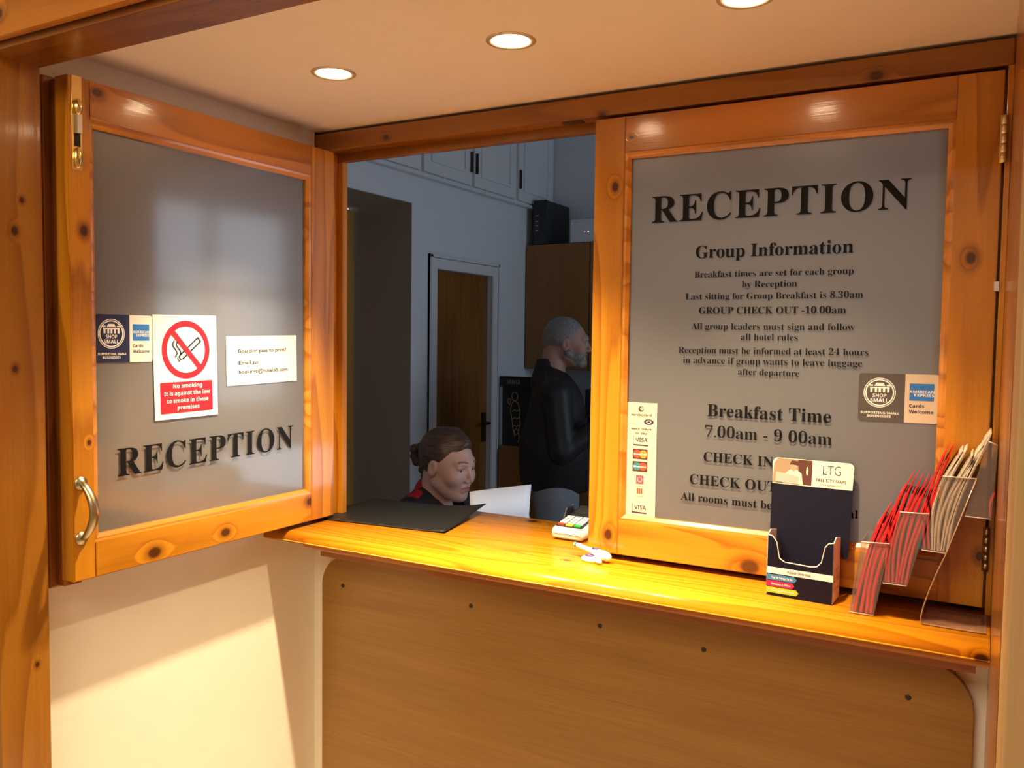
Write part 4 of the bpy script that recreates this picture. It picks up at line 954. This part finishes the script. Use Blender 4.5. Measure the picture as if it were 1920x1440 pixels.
boxobj('carcass', (-2.10, -1.0, 2.62, 3.199, 0.08, 0.87), M_cab, bc); boxobj('worktop', (-2.12, -0.98, 2.58, 3.199, 0.87, 0.90), plain('dark_laminate', (0.05, 0.045, 0.04), 0.4), bc); boxobj('plinth', (-2.09, -1.0, 2.66, 3.19, 0.0, 0.08), M_dark, bc)
for i in range(2): boxobj('door', (-2.095 + i * .55, -1.555 + i * .55, 2.60, 2.619, .09, .86), M_cab, bc, bev=.002)
kb = thing('coffee_machine', 'dark coffee machine on the office worktop, partly hidden by the man', 'coffee machine', (-1.9, 2.8, 0.90))
boxobj('body', (-2.02, -1.80, 2.72, 3.02, 0.90, 1.26), M_pc, kb, bev=.01); boxobj('water_tank', (-2.0, -1.82, 3.02, 3.10, 0.92, 1.24), plain('smoked_tank', (0.05, 0.05, 0.06), 0.15), kb)
boxobj('drip_tray', (-2.00, -1.82, 2.64, 2.72, 0.90, 0.93), M_steel, kb, bev=.004); tubeobj('spout', [(-1.91, 2.70, 1.15), (-1.91, 2.68, 1.15), (-1.91, 2.68, 1.10)], .012, M_steel, kb)
sc_ = thing('side_cupboard', 'low brown cupboard in the corner under the black poster', 'cupboard', (-2.36, 2.65, 0))
boxobj('carcass', (-2.47, -2.20, 2.52, 2.85, 0, 0.92), M_cab, sc_, bev=.003); boxobj('door', (-2.465, -2.205, 2.500, 2.519, .03, .90), M_cab, sc_, bev=.002)
po = thing('poster', 'black board with gold line drawing and white SANTA lettering beside the office door', 'poster', (-2.36, 2.53, 0.92))
fQ = fr_map((-2.462, 2.530, 0.9205), (1, 0, 0), (0, 0, 1), (0, -1, 0))
prismobj('board', rect(0, .205, 0, .345), fQ, -.03, 0, plain('black_board', (0.012, 0.012, 0.013), 0.5), po, bev=.002)
prismobj('header_board', rect(-.012, .20, .345, .405), fQ, -.03, 0.008, plain('black_board', (0.012, 0.012, 0.013), 0.5), po, bev=.002)
textobj('lettering', 'SANTA', fQ, .035, .125, .362, .010, plain('dim_white_print', (0.30, 0.30, 0.30), 0.6), po, style='sansb', cap=.024)
bm = bmesh.new()
def blob(pts, w=.0045, close=True):
    P = pts + ([pts[0]] if close else []); stroke(bm, P, w, fQ, .001)
blob([(.085 + .020 * math.cos(t * .52), .290 + .026 * math.sin(t * .52)) for t in range(12)])
blob([(.088, .262), (.108, .250), (.120, .215), (.118, .170), (.124, .130), (.112, .090), (.118, .050), (.110, .020)], close=False)
blob([(.075, .262), (.062, .235), (.058, .205), (.066, .170), (.072, .130), (.078, .090), (.090, .055)], close=False)
blob([(.050, .238), (.038, .262), (.046, .280), (.060, .270)], close=True)
for v in (.20, .155, .11): blob([(.070, v), (.085, v + .012), (.100, v + .004), (.116, v + .014)], close=False)
blob([(.098 + .014 * math.cos(t * .6), .085 + .016 * math.sin(t * .6)) for t in range(10)])
mesh_obj('line_drawing', bm, plain('gold_ink', (0.45, 0.36, 0.16), 0.45), po)

# desk, added screen light and chair on the clerk's side
dk = thing('office_desk', 'dark desk on the clerk side behind the counter', 'desk', (-1.0, 0.5, 0))
boxobj('desktop', (-1.25, -0.1, 0.33, 0.95, 0.70, 0.725), plain('dark_laminate', (0.05, 0.045, 0.04), 0.4), dk)
for x in (-1.22, -.15):
    for y in (.36, .90): boxobj('leg', (x, x + .04, y, y + .03, 0, .70), M_dark, dk)
mo_ = thing('added_monitor', 'added unseen screen glowing onto the paper and woman from behind the closed leaf', 'added_monitor', (-0.72, 0.62, 0.725))
mdir = Vector((-0.85, -0.15, 0)).normalized(); mu_ = Vector((0.15, -0.85, 0)).normalized()
fMo = fr_map((-0.72, 0.62, 0.80), mu_, (0, 0, 1), mdir)
prismobj('casing', rrect(-.26, .26, .0, .33, .008), fMo, -.03, 0, M_pc, mo_)
prismobj('screen', rect(-.245, .245, .018, .315), fMo, 0, .001, plain('added_fill_screen', (0.05, 0.05, 0.05), 0.3, emit=(0.75, 0.86, 1.0), strength=4.5), mo_)  # added glow, out of view, to brighten the paper and the woman's face
boxobj('stand_foot', (-0.80, -0.64, 0.52, 0.72, .7255, .735), M_pc, mo_); boxobj('stand_neck', (-.705, -.68, .60, .64, .735, .84), M_pc, mo_)

# ------------------------------------------------------------------ people
M_skinw = plain('skin_fair', (0.54, 0.33, 0.27), 0.5, noise=0.06, nscale=30); M_skinm = plain('skin_ruddy', (0.42, 0.24, 0.18), 0.55, noise=0.08, nscale=30)
M_lipw = plain('lip_pink', (0.42, 0.15, 0.14), 0.4); M_browd = plain('brow_hair', (0.20, 0.11, 0.07), 0.7); M_lid = plain('lash_line', (0.34, 0.19, 0.16), 0.5)  # last tone is the darker upper lash line
def hairmat(name, c1, c2, sc=(1, 1, .12), s=160):
    m, nt, b = newmat(name); N, L = nt.nodes, nt.links
    tc = N.new('ShaderNodeTexCoord'); mp = N.new('ShaderNodeMapping'); mp.inputs['Scale'].default_value = sc; n = N.new('ShaderNodeTexNoise'); n.inputs['Scale'].default_value = s; n.inputs['Detail'].default_value = 4
    L.new(tc.outputs['Object'], mp.inputs['Vector']); L.new(mp.outputs['Vector'], n.inputs['Vector'])
    r = N.new('ShaderNodeValToRGB'); r.color_ramp.elements[0].position = .35; r.color_ramp.elements[1].position = .65; r.color_ramp.elements[0].color = (*c2, 1); r.color_ramp.elements[1].color = (*c1, 1)
    L.new(n.outputs['Fac'], r.inputs['Fac']); L.new(r.outputs['Color'], b.inputs['Base Color']); b.inputs['Roughness'].default_value = .42
    bp = N.new('ShaderNodeBump'); bp.inputs['Strength'].default_value = .5; bp.inputs['Distance'].default_value = .003; L.new(n.outputs['Fac'], bp.inputs['Height']); L.new(bp.outputs['Normal'], b.inputs['Normal'])
    return m
M_hairw = hairmat('brown_hair', (0.085, 0.045, 0.026), (0.032, 0.016, 0.010), (.15, .15, 1)); M_hairm = hairmat('grey_hair', (0.30, 0.29, 0.28), (0.14, 0.13, 0.13), (1, 1, 1), 220); M_beard = hairmat('grey_beard', (0.26, 0.24, 0.23), (0.13, 0.12, 0.115), (1, 1, .3), 260)

def head(fd, M, male=False):
    S = 1.0
    fd.ell((0, -.020, .030), (.076, .096, .088), .02, M=M)
    fd.ell((0, .018, -.010), (.066, .078, .095), .03, M=M)
    fd.ell((0, .035, -.070), (.050, .050, .042), .03, M=M)
    jw = .010 if male else 0
    fd.cap((-.050 - jw / 2, .000, -.060), (-.018, .062, -.098), .020, .017, .025, M=M); fd.cap((.050 + jw / 2, .000, -.060), (.018, .062, -.098), .020, .017, .025, M=M)
    fd.ell((0, .076, -.100), (.019, .015, .015), .018, M=M)
    for s in (-1, 1):
        fd.ell((s * .040, .062, -.030), (.028, .026, .028), .02, M=M)
        fd.cap((s * .014, .087 + .003 * male, .026), (s * .044, .074 + .003 * male, .027), .0085 + .003 * male, .007, .018, M=M)
        fd.ell((s * .033, .100, .003), (.0170, .0165, .0110), .010, 'sub', M=M)
        fd.ell((s * .0325, .0800, .0090), (.0165, .0085, .0085 if male else .0100), .004, M=M)
        fd.ell((s * .0325, .0785, -.0075), (.0155, .0080, .0050), .004, M=M)
    fd.cap((0, .090, .012), (0, .110 + .003 * male, -.029), .0065, .0092 + .001 * male, .010, M=M)
    for s in (-1, 1): fd.ell((s * .0115, .101, -.036), (.0075, .010, .0075), .006, M=M)
    fd.cap((-.016, .088, -.060), (.016, .088, -.060), .0075, k=.008, M=M); fd.cap((-.013, .087, -.072), (.013, .087, -.072), .0085, k=.006, M=M)
    fd.cap((-.030, .092, -.0655), (.030, .092, -.0655), .0022, k=.003, op='sub', M=M)
    for s in (-1, 1):
        fd.ell((s * .077, -.008, -.010), (.009, .019, .030), .006, M=M); fd.ell((s * .086, -.004, -.006), (.007, .010, .018), .004, 'sub', M=M)
def hand(fd, w, e, palmdir, up, r=.0080, curl=.5, side=1):
    """hand from wrist w pointing along e (unit); fingers spread along palmdir x e; up = back of the hand"""
    w = np.array(w, float); e = np.array(e, float) / np.linalg.norm(e); n = np.array(up, float); n = n - e * (n @ e); n /= np.linalg.norm(n); sdir = np.cross(e, n) * side
    c = w + e * .045
    fd.cap(w - e * .01, w + e * .03, .022, .024, .015)
    for q in (-.026, -.009, .009, .026): fd.cap(w + e * .02 + sdir * q * .7, w + e * .085 + sdir * q, .011, .0105, .012)
    ln = (.060, .076, .080, .070)
    for q, l in zip((-.030, -.010, .010, .030), ln):
        p0 = w + e * .088 + sdir * q; d1 = e * math.cos(curl * .5) - n * math.sin(curl * .5); d2 = e * math.cos(curl * 1.5) - n * math.sin(curl * 1.5); d3 = e * math.cos(curl * 2.3) - n * math.sin(curl * 2.3)
        p1 = p0 + d1 * l * .45; p2 = p1 + d2 * l * .32; p3 = p2 + d3 * l * .23
        fd.cap(p0, p1, r * 1.08, r, .003); fd.cap(p1, p2, r, r * .93, .002); fd.cap(p2, p3, r * .93, r * .82, .002)
    t0 = w + e * .025 - sdir * .026; t1 = t0 + (e * .75 - sdir * .6 - n * .25) * .040; t2 = t1 + (e * .9 - sdir * .1 - n * .4) * .030
    fd.cap(t0, t1, .0125, .0100, .010); fd.cap(t1, t2, .0100, .0085, .003)
def classify_face(M, lips=True):
    Mi = np.linalg.inv(M)
    def c(C):
        P = C @ Mi[:3, :3].T + Mi[:3, 3]; o = np.zeros(len(P), int)
        ax = np.abs(P[:, 0]); fr = P[:, 1] > .055
        if lips: o[(((ax / .0215) ** 2 + ((P[:, 2] + .066) / .0105) ** 2) < 1) & fr] = 1
        arch = .0285 + .004 * np.sin(np.clip((ax - .014) / .036, 0, 1) * 3.14)
        o[(ax > .014) & (ax < .050) & (np.abs(P[:, 2] - arch) < .0034) & fr] = 2
        o[(((ax - .033) / .0165) ** 2 + ((P[:, 2] - .0065) / .0035) ** 2 < 1) & fr] = 3
        return o
    return c
def eyes(T, M, parent, iris=(0.03, 0.035, 0.04)):
    Mw = T @ M
    for s in (-1, 1):
        c = Mw @ np.array([s * .032, .0745, .0010, 1])
        bm = bmesh.new(); bmesh.ops.create_uvsphere(bm, u_segments=20, v_segments=14, radius=.0120); bmesh.ops.translate(bm, verts=bm.verts, vec=Vector(c[:3]))
        e = mesh_obj('eye', bm, plain('eye_white', (0.34, 0.30, 0.28), 0.3), parent, True)
        fw = Mw[:3, :3] @ np.array([0, .96, -.28]); fw /= np.linalg.norm(fw); ux = Mw[:3, :3] @ np.array([1., 0, 0])
        f = fr_map(Vector(c[:3]) + Vector(fw) * .0117, ux, np.cross(fw, ux) * -1, fw)
        bm = bmesh.new(); lathe(bm, [(.0058, -.0022), (.0050, .0002), (.0, .0012)], f, 16); bmesh.ops.recalc_face_normals(bm, faces=bm.faces); mesh_obj('iris', bm, plain('iris_%d' % int(iris[0] * 1000), iris, 0.15), e, True)

# woman seated behind the counter ----------------------------------------------
WT = xf((-1.690, 0.740, -0.035), yaw=math.radians(-98))
WH = xf((0.0, 0.045, 1.136), yaw=math.radians(2), pitch=math.radians(9))
wo = thing('person', 'seated woman with brown hair in a bun, dark red-flowered blouse, reading a white sheet', 'person', tuple(WT[:3, 3]))
wo.location.z = 0.0
fd = Field(axisgrid([(-.32, -.10, .012), (-.10, .30, .0032), (.30, .34, .012)]), axisgrid([(-.22, -.13, .012), (-.13, .46, .0032)]), axisgrid([(.38, .94, .014), (.94, 1.29, .0030)]))
head(fd, WH)
fd.cap((0, -.010, 1.09), (0, -.030, .965), .050, .054, .02); fd.cap((0, .030, 1.055), (0, .000, .98), .034, .045, .02)
fd.cap((-.055, -.03, .985), (-.160, -.02, .940), .045, .05, .03); fd.cap((.055, -.03, .985), (.160, -.02, .940), .045, .05, .03)
fd.ell((0, 0, .82), (.155, .10, .16), .04); fd.ell((0, .0, .60), (.14, .10, .14), .05); fd.ell((0, -.01, .49), (.17, .12, .09), .05)
for s, el, wr in ((-1, (-.215, .09, .70), (-.070, .345, .930)), (1, (.235, .09, .70), (.225, .250, .915))):
    fd.cap((s * .165, -.015, .905), el, .043, .034, .02); fd.cap(el, wr, .033, .022, .012)
hand(fd, (-.070, .345, .930), (.62, .50, .48), 0, (-.5, .7, .4), curl=.62, side=-1)
hand(fd, (.225, .250, .915), (-.02, .55, .75), 0, (.9, .3, .1), curl=.6, side=1)
for s in (-1, 1): fd.cap((s * .09, .02, .47), (s * .11, .42, .46), .075, .055, .03)
wb = fieldobj('body', fd, WT, [M_skinw, M_lipw, M_browd, M_lid], wo, classify_face(WH))
eyes(WT, WH, wo)
# hair: cap, swept back, with a plaited bun low at the back
fd = Field(axisgrid([(-.12, .12, .003)]), axisgrid([(-.20, .16, .003)]), axisgrid([(.96, 1.29, .003)]))
fd.ell((0, -.024, .034), (.083, .100, .094), .01, M=WH)
fd.cap((0, .052, .083), (0, .015, .105), .030, .028, .03, M=WH)
fd.ell((0, .106, .006), (.077, .062, .082), .012, 'sub', M=WH); fd.ell((0, .06, -.085), (.10, .085, .07), .012, 'sub', M=WH)
for s in (-1, 1): fd.ell((s * .085, .002, -.014), (.022, .024, .034), .008, 'sub', M=WH)
fd.cap((0, -.085, -.020), (0, -.075, -.075), .030, .020, .03, M=WH)
rb = random.Random(3)
for i in range(11):
    a = i * 2.399; rr = .030 * math.sqrt((i + .5) / 11)
    fd.ell((rr * math.cos(a) * 1.2, -.128 - .006 * (i % 3), .012 + rr * math.sin(a) * 1.3), (.018, .017, .018), .005, M=WH)
for z, y in ((-.02, -.115), (-.045, -.100), (-.065, -.085)):
    fd.ell((0, y, z), (.034, .020, .018), .006, M=WH)
fieldobj('hair', fd, WT, [M_hairw], wo)
# blouse
fd = Field(axisgrid([(-.33, .33, .0065)]), axisgrid([(-.22, .30, .0065)]), axisgrid([(.40, 1.10, .0065)]))
fd.cap((-.050, -.030, .998), (-.165, -.02, .948), .054, .062, .03); fd.cap((.050, -.030, .998), (.165, -.02, .948), .054, .062, .03)
fd.ell((0, 0, .82), (.168, .112, .17), .04); fd.ell((0, .0, .60), (.155, .115, .16), .05); fd.ell((0, .07, .80), (.12, .06, .07), .04)
fd.cap((0, -.045, 1.030), (0, -.05, .98), .054, .068, .02); fd.cap((0, .02, .93), (0, .05, .85), .10, .11, .05)
for s, el, wr in ((-1, (-.215, .09, .70), (-.100, .300, .885)), (1, (.235, .09, .70), (.227, .215, .87))):
    fd.cap((s * .165, -.015, .905), el, .054, .046, .02); fd.cap(el, wr, .045, .034, .012)
fd.cap((0, .0, 1.20), (0, -.012, .985), .050, .056, .006, 'sub'); fd.cap((0, .030, 1.03), (0, .140, .90), .052, .030, .008, 'sub')
M_bl = None
m, nt, b = newmat('red_flower_blouse'); N, L = nt.nodes, nt.links
tc = N.new('ShaderNodeTexCoord'); vo = N.new('ShaderNodeTexVoronoi'); vo.inputs['Scale'].default_value = 12; nzz = N.new('ShaderNodeTexNoise'); nzz.inputs['Scale'].default_value = 60
L.new(tc.outputs['Object'], vo.inputs['Vector']); L.new(tc.outputs['Object'], nzz.inputs['Vector'])
ma = N.new('ShaderNodeMath'); ma.operation = 'MULTIPLY_ADD'; ma.inputs[1].default_value = .25; L.new(nzz.outputs['Fac'], ma.inputs[0]); L.new(vo.outputs['Distance'], ma.inputs[2])
r = N.new('ShaderNodeValToRGB'); r.color_ramp.elements[0].position = .46; r.color_ramp.elements[1].position = .49; r.color_ramp.elements[0].color = (.42, .008, .02, 1); r.color_ramp.elements[1].color = (.010, .010, .014, 1)
L.new(ma.outputs[0], r.inputs['Fac']); L.new(r.outputs['Color'], b.inputs['Base Color']); b.inputs['Roughness'].default_value = .75
fieldobj('blouse', fd, WT, [m], wo)
fd = Field(axisgrid([(-.25, .25, .012)]), axisgrid([(-.20, .56, .012)]), axisgrid([(.02, .62, .012)]))
fd.ell((0, -.01, .49), (.185, .135, .10), .04)
for s in (-1, 1): fd.cap((s * .09, .02, .48), (s * .11, .42, .47), .088, .066, .03); fd.cap((s * .11, .42, .47), (s * .11, .44, .10), .062, .045, .03); fd.cap((s * .11, .42, .06), (s * .11, .52, .05), .038, .034, .02)
fieldobj('trousers', fd, WT, [plain('black_trousers', (0.015, 0.015, 0.018), 0.8)], wo)
ch_ = thing('office_chair', 'black office chair under the seated woman', 'chair', (-1.69, 0.74, 0))
boxobj('seat', (-1.92, -1.46, .51, .97, .31, .350), plain('black_fabric', (0.02, 0.02, 0.022), 0.9), ch_, bev=.02); tubeobj('gas_column', [(-1.69, .74, .06), (-1.69, .74, .32)], .025, M_pc, ch_)
for i in range(5):
    a = i * 2 * math.pi / 5; tubeobj('leg', [(-1.69, .74, .075), (-1.69 + .26 * math.cos(a), .74 + .26 * math.sin(a), .035)], [.022, .014], M_pc, ch_)
    boxobj('caster', (-1.69 + .26 * math.cos(a) - .02, -1.69 + .26 * math.cos(a) + .02, .74 + .26 * math.sin(a) - .02, .74 + .26 * math.sin(a) + .02, 0, .04), M_pc, ch_, bev=.01)

# sheets of paper in her hand
pp = thing('paper_sheets', 'white sheets of paper held upright by the seated woman', 'paper', (-1.33, 0.56, 0.95))
for k in range(2):
    A = Vector((-1.384, .463, 1.070)); B_ = Vector((-1.272, .658, 1.0750)); Cc = Vector((-1.275, .650, .966)); D_2 = Vector((-1.378, .470, .952))
    n_ = (B_ - A).cross(Vector((0, 0, -1))).normalized(); off = n_ * (-.004 * k) + (A - B_).normalized() * (.004 * k)
    bm = bmesh.new(); nu = 10; g = []
    for i in range(nu + 1):
        s = i / nu; bow = n_ * (.006 * math.sin(math.pi * s)); t_, b2 = A.lerp(B_, s) + bow + off, D_2.lerp(Cc, s) + bow * .4 + off
        g.append([bm.verts.new(t_), bm.verts.new(t_.lerp(b2, .5) + n_ * .002), bm.verts.new(b2)])
    for i in range(nu):
        for j in range(2): bm.faces.new((g[i][j], g[i + 1][j], g[i + 1][j + 1], g[i][j + 1]))
    o = mesh_obj('sheet', bm, plain('office_paper', (0.86, 0.87, 0.90), 0.55), pp, True)
    so_ = o.modifiers.new('thickness', 'SOLIDIFY'); so_.thickness = .0004

# standing man ---------------------------------------------------------------
MT = xf((-1.815, 1.945, 0.0), yaw=math.radians(-62))
MH = xf((0.0, 0.045, 1.530), yaw=math.radians(-4), pitch=math.radians(2))
mn = thing('person', 'standing man with short grey hair and beard, black leather jacket and jeans, facing right', 'person', (-1.815, 1.945, 0.0))
fd = Field(axisgrid([(-.34, -.10, .014), (-.10, .10, .0035), (.10, .34, .014)]), axisgrid([(-.20, -.12, .014), (-.12, .20, .0035), (.20, .30, .008), (.30, .5, .006)]), axisgrid([(.02, 1.16, .016), (1.16, 1.36, .008), (1.36, 1.67, .0035)]))
head(fd, MH, True)
fd.cap((0, -.015, 1.48), (0, -.035, 1.34), .058, .064, .02)
for s in (-1, 1): fd.cap((s * .06, -.03, 1.335), (s * .18, -.02, 1.29), .05, .058, .03)
fd.ell((0, 0, 1.17), (.175, .11, .20), .05); fd.ell((0, 0, .95), (.155, .11, .16), .05)
for s in (-1, 1):
    fd.cap((s * .085, 0, .88), (s * .095, .015, .48), .085, .058, .03); fd.cap((s * .095, .015, .48), (s * .10, -.01, .09), .055, .038, .02); fd.cap((s * .10, -.02, .05), (s * .11, .13, .04), .038, .032, .02)
AR = ((1, (.235, .02, 1.03), (.16, .25, 1.175)), (-1, (-.235, .02, 1.03), (-.12, .26, 1.16)))
for s, el, wr in AR: fd.cap((s * .185, -.01, 1.28), el, .05, .04, .02); fd.cap(el, wr, .038, .027, .012)
hand(fd, (.16, .25, 1.175), (-.35, .85, .35), 0, (.7, .2, .6), curl=.7, side=1, r=.009)
hand(fd, (-.12, .26, 1.16), (.35, .85, .35), 0, (-.7, .2, .6), curl=.7, side=-1, r=.009)
fieldobj('body', fd, MT, [M_skinm, M_lipw, M_hairm, M_lid], mn, classify_face(MH, True))
eyes(MT, MH, mn, (0.12, 0.14, 0.15))
fd = Field(axisgrid([(-.11, .11, .003)]), axisgrid([(-.15, .13, .003)]), axisgrid([(1.40, 1.68, .003)]))
fd.ell((0, -.022, .034), (.081, .099, .093), .01, M=MH); fd.cap((0, -.085, -.01), (0, -.070, -.05), .030, .025, .03, M=MH)
fd.ell((0, .112, -.005), (.082, .066, .076), .010, 'sub', M=MH); fd.ell((0, .07, -.085), (.12, .10, .075), .012, 'sub', M=MH)
for s in (-1, 1): fd.ell((s * .085, -.004, -.016), (.022, .026, .036), .006, 'sub', M=MH)
fieldobj('hair', fd, MT, [M_hairm], mn)
fd = Field(axisgrid([(-.10, .10, .003)]), axisgrid([(-.05, .15, .003)]), axisgrid([(1.36, 1.56, .003)]))
fd.cap((-.058, .005, -.050), (-.020, .068, -.100), .024, .021, .025, M=MH); fd.cap((.058, .005, -.050), (.020, .068, -.100), .024, .021, .025, M=MH)
fd.ell((0, .074, -.092), (.032, .026, .026), .015, M=MH); fd.cap((-.022, .090, -.052), (.022, .090, -.052), .009, k=.01, M=MH); fd.ell((-.04, .055, -.06), (.028, .030, .026), .015, M=MH); fd.ell((.04, .055, -.06), (.028, .030, .026), .015, M=MH)
fd.ell((0, .115, -.0665), (.019, .020, .007), .004, 'sub', M=MH)
fieldobj('beard', fd, MT, [M_beard], mn)
M_lea = plain('black_leather', (0.012, 0.012, 0.014), 0.48, noise=0.2, nscale=16, bump=1.0, spec=0.35)
fd = Field(axisgrid([(-.35, .35, .008)]), axisgrid([(-.24, .36, .008)]), axisgrid([(.76, 1.46, .008)]))
for s in (-1, 1): fd.cap((s * .055, -.035, 1.345), (s * .185, -.02, 1.295), .060, .068, .03)
fd.ell((0, 0, 1.17), (.205, .140, .23), .05); fd.cap((0, .0, 1.05), (0, .0, .90), .165, .180, .06); fd.cap((-.05, -.01, 1.0), (.05, -.01, 1.0), .165, .165, .05)
fd.cap((0, -.045, 1.415), (0, -.05, 1.34), .066, .082, .02)
for s, el, wr in AR:
    a = np.array(el); b_ = np.array(wr) * .9 + a * .1
    fd.cap((s * .19, -.01, 1.285), el, .068, .060, .02); fd.cap(el, b_, .058, .045, .012)
    for q in range(5): fd.cap(a + (b_ - a) * (.1 + .16 * q) + np.array([0, -.05, -.05]), a + (b_ - a) * (.1 + .16 * q) + np.array([0, .05, .05]), .0, .0, .012, 'sub')
fd.cap((0, .0, 1.60), (0, -.010, 1.375), .062, .066, .006, 'sub'); fd.cap((0, .05, 1.40), (0, .16, 1.22), .055, .035, .01, 'sub'); fd.plane((0, 0, .815), (0, -.05, -1))
fieldobj('jacket', fd, MT, [M_lea], mn)
fd = Field(axisgrid([(-.22, .22, .011)]), axisgrid([(-.16, .20, .011)]), axisgrid([(.05, 1.0, .011)]))
fd.ell((0, 0, .86), (.165, .130, .08), .04)
for s in (-1, 1): fd.cap((s * .080, 0, .78), (s * .095, .015, .48), .112, .085, .03); fd.cap((s * .095, .015, .48), (s * .10, -.01, .10), .072, .058, .02)
fd.plane((0, 0, .09), (0, 0, -1))
fieldobj('jeans', fd, MT, [plain('grey_blue_jeans', (0.20, 0.23, 0.27), 0.85, noise=0.15, nscale=18)], mn)
fd = Field(axisgrid([(-.17, .17, .008)]), axisgrid([(-.08, .20, .008)]), axisgrid([(-.01, .13, .008)]))
for s in (-1, 1): fd.cap((s * .10, -.02, .05), (s * .11, .14, .042), .046, .040, .02)
fd.plane((0, 0, .0), (0, 0, -1))
fieldobj('shoes', fd, MT, [plain('black_shoe', (0.015, 0.013, 0.012), 0.4)], mn)
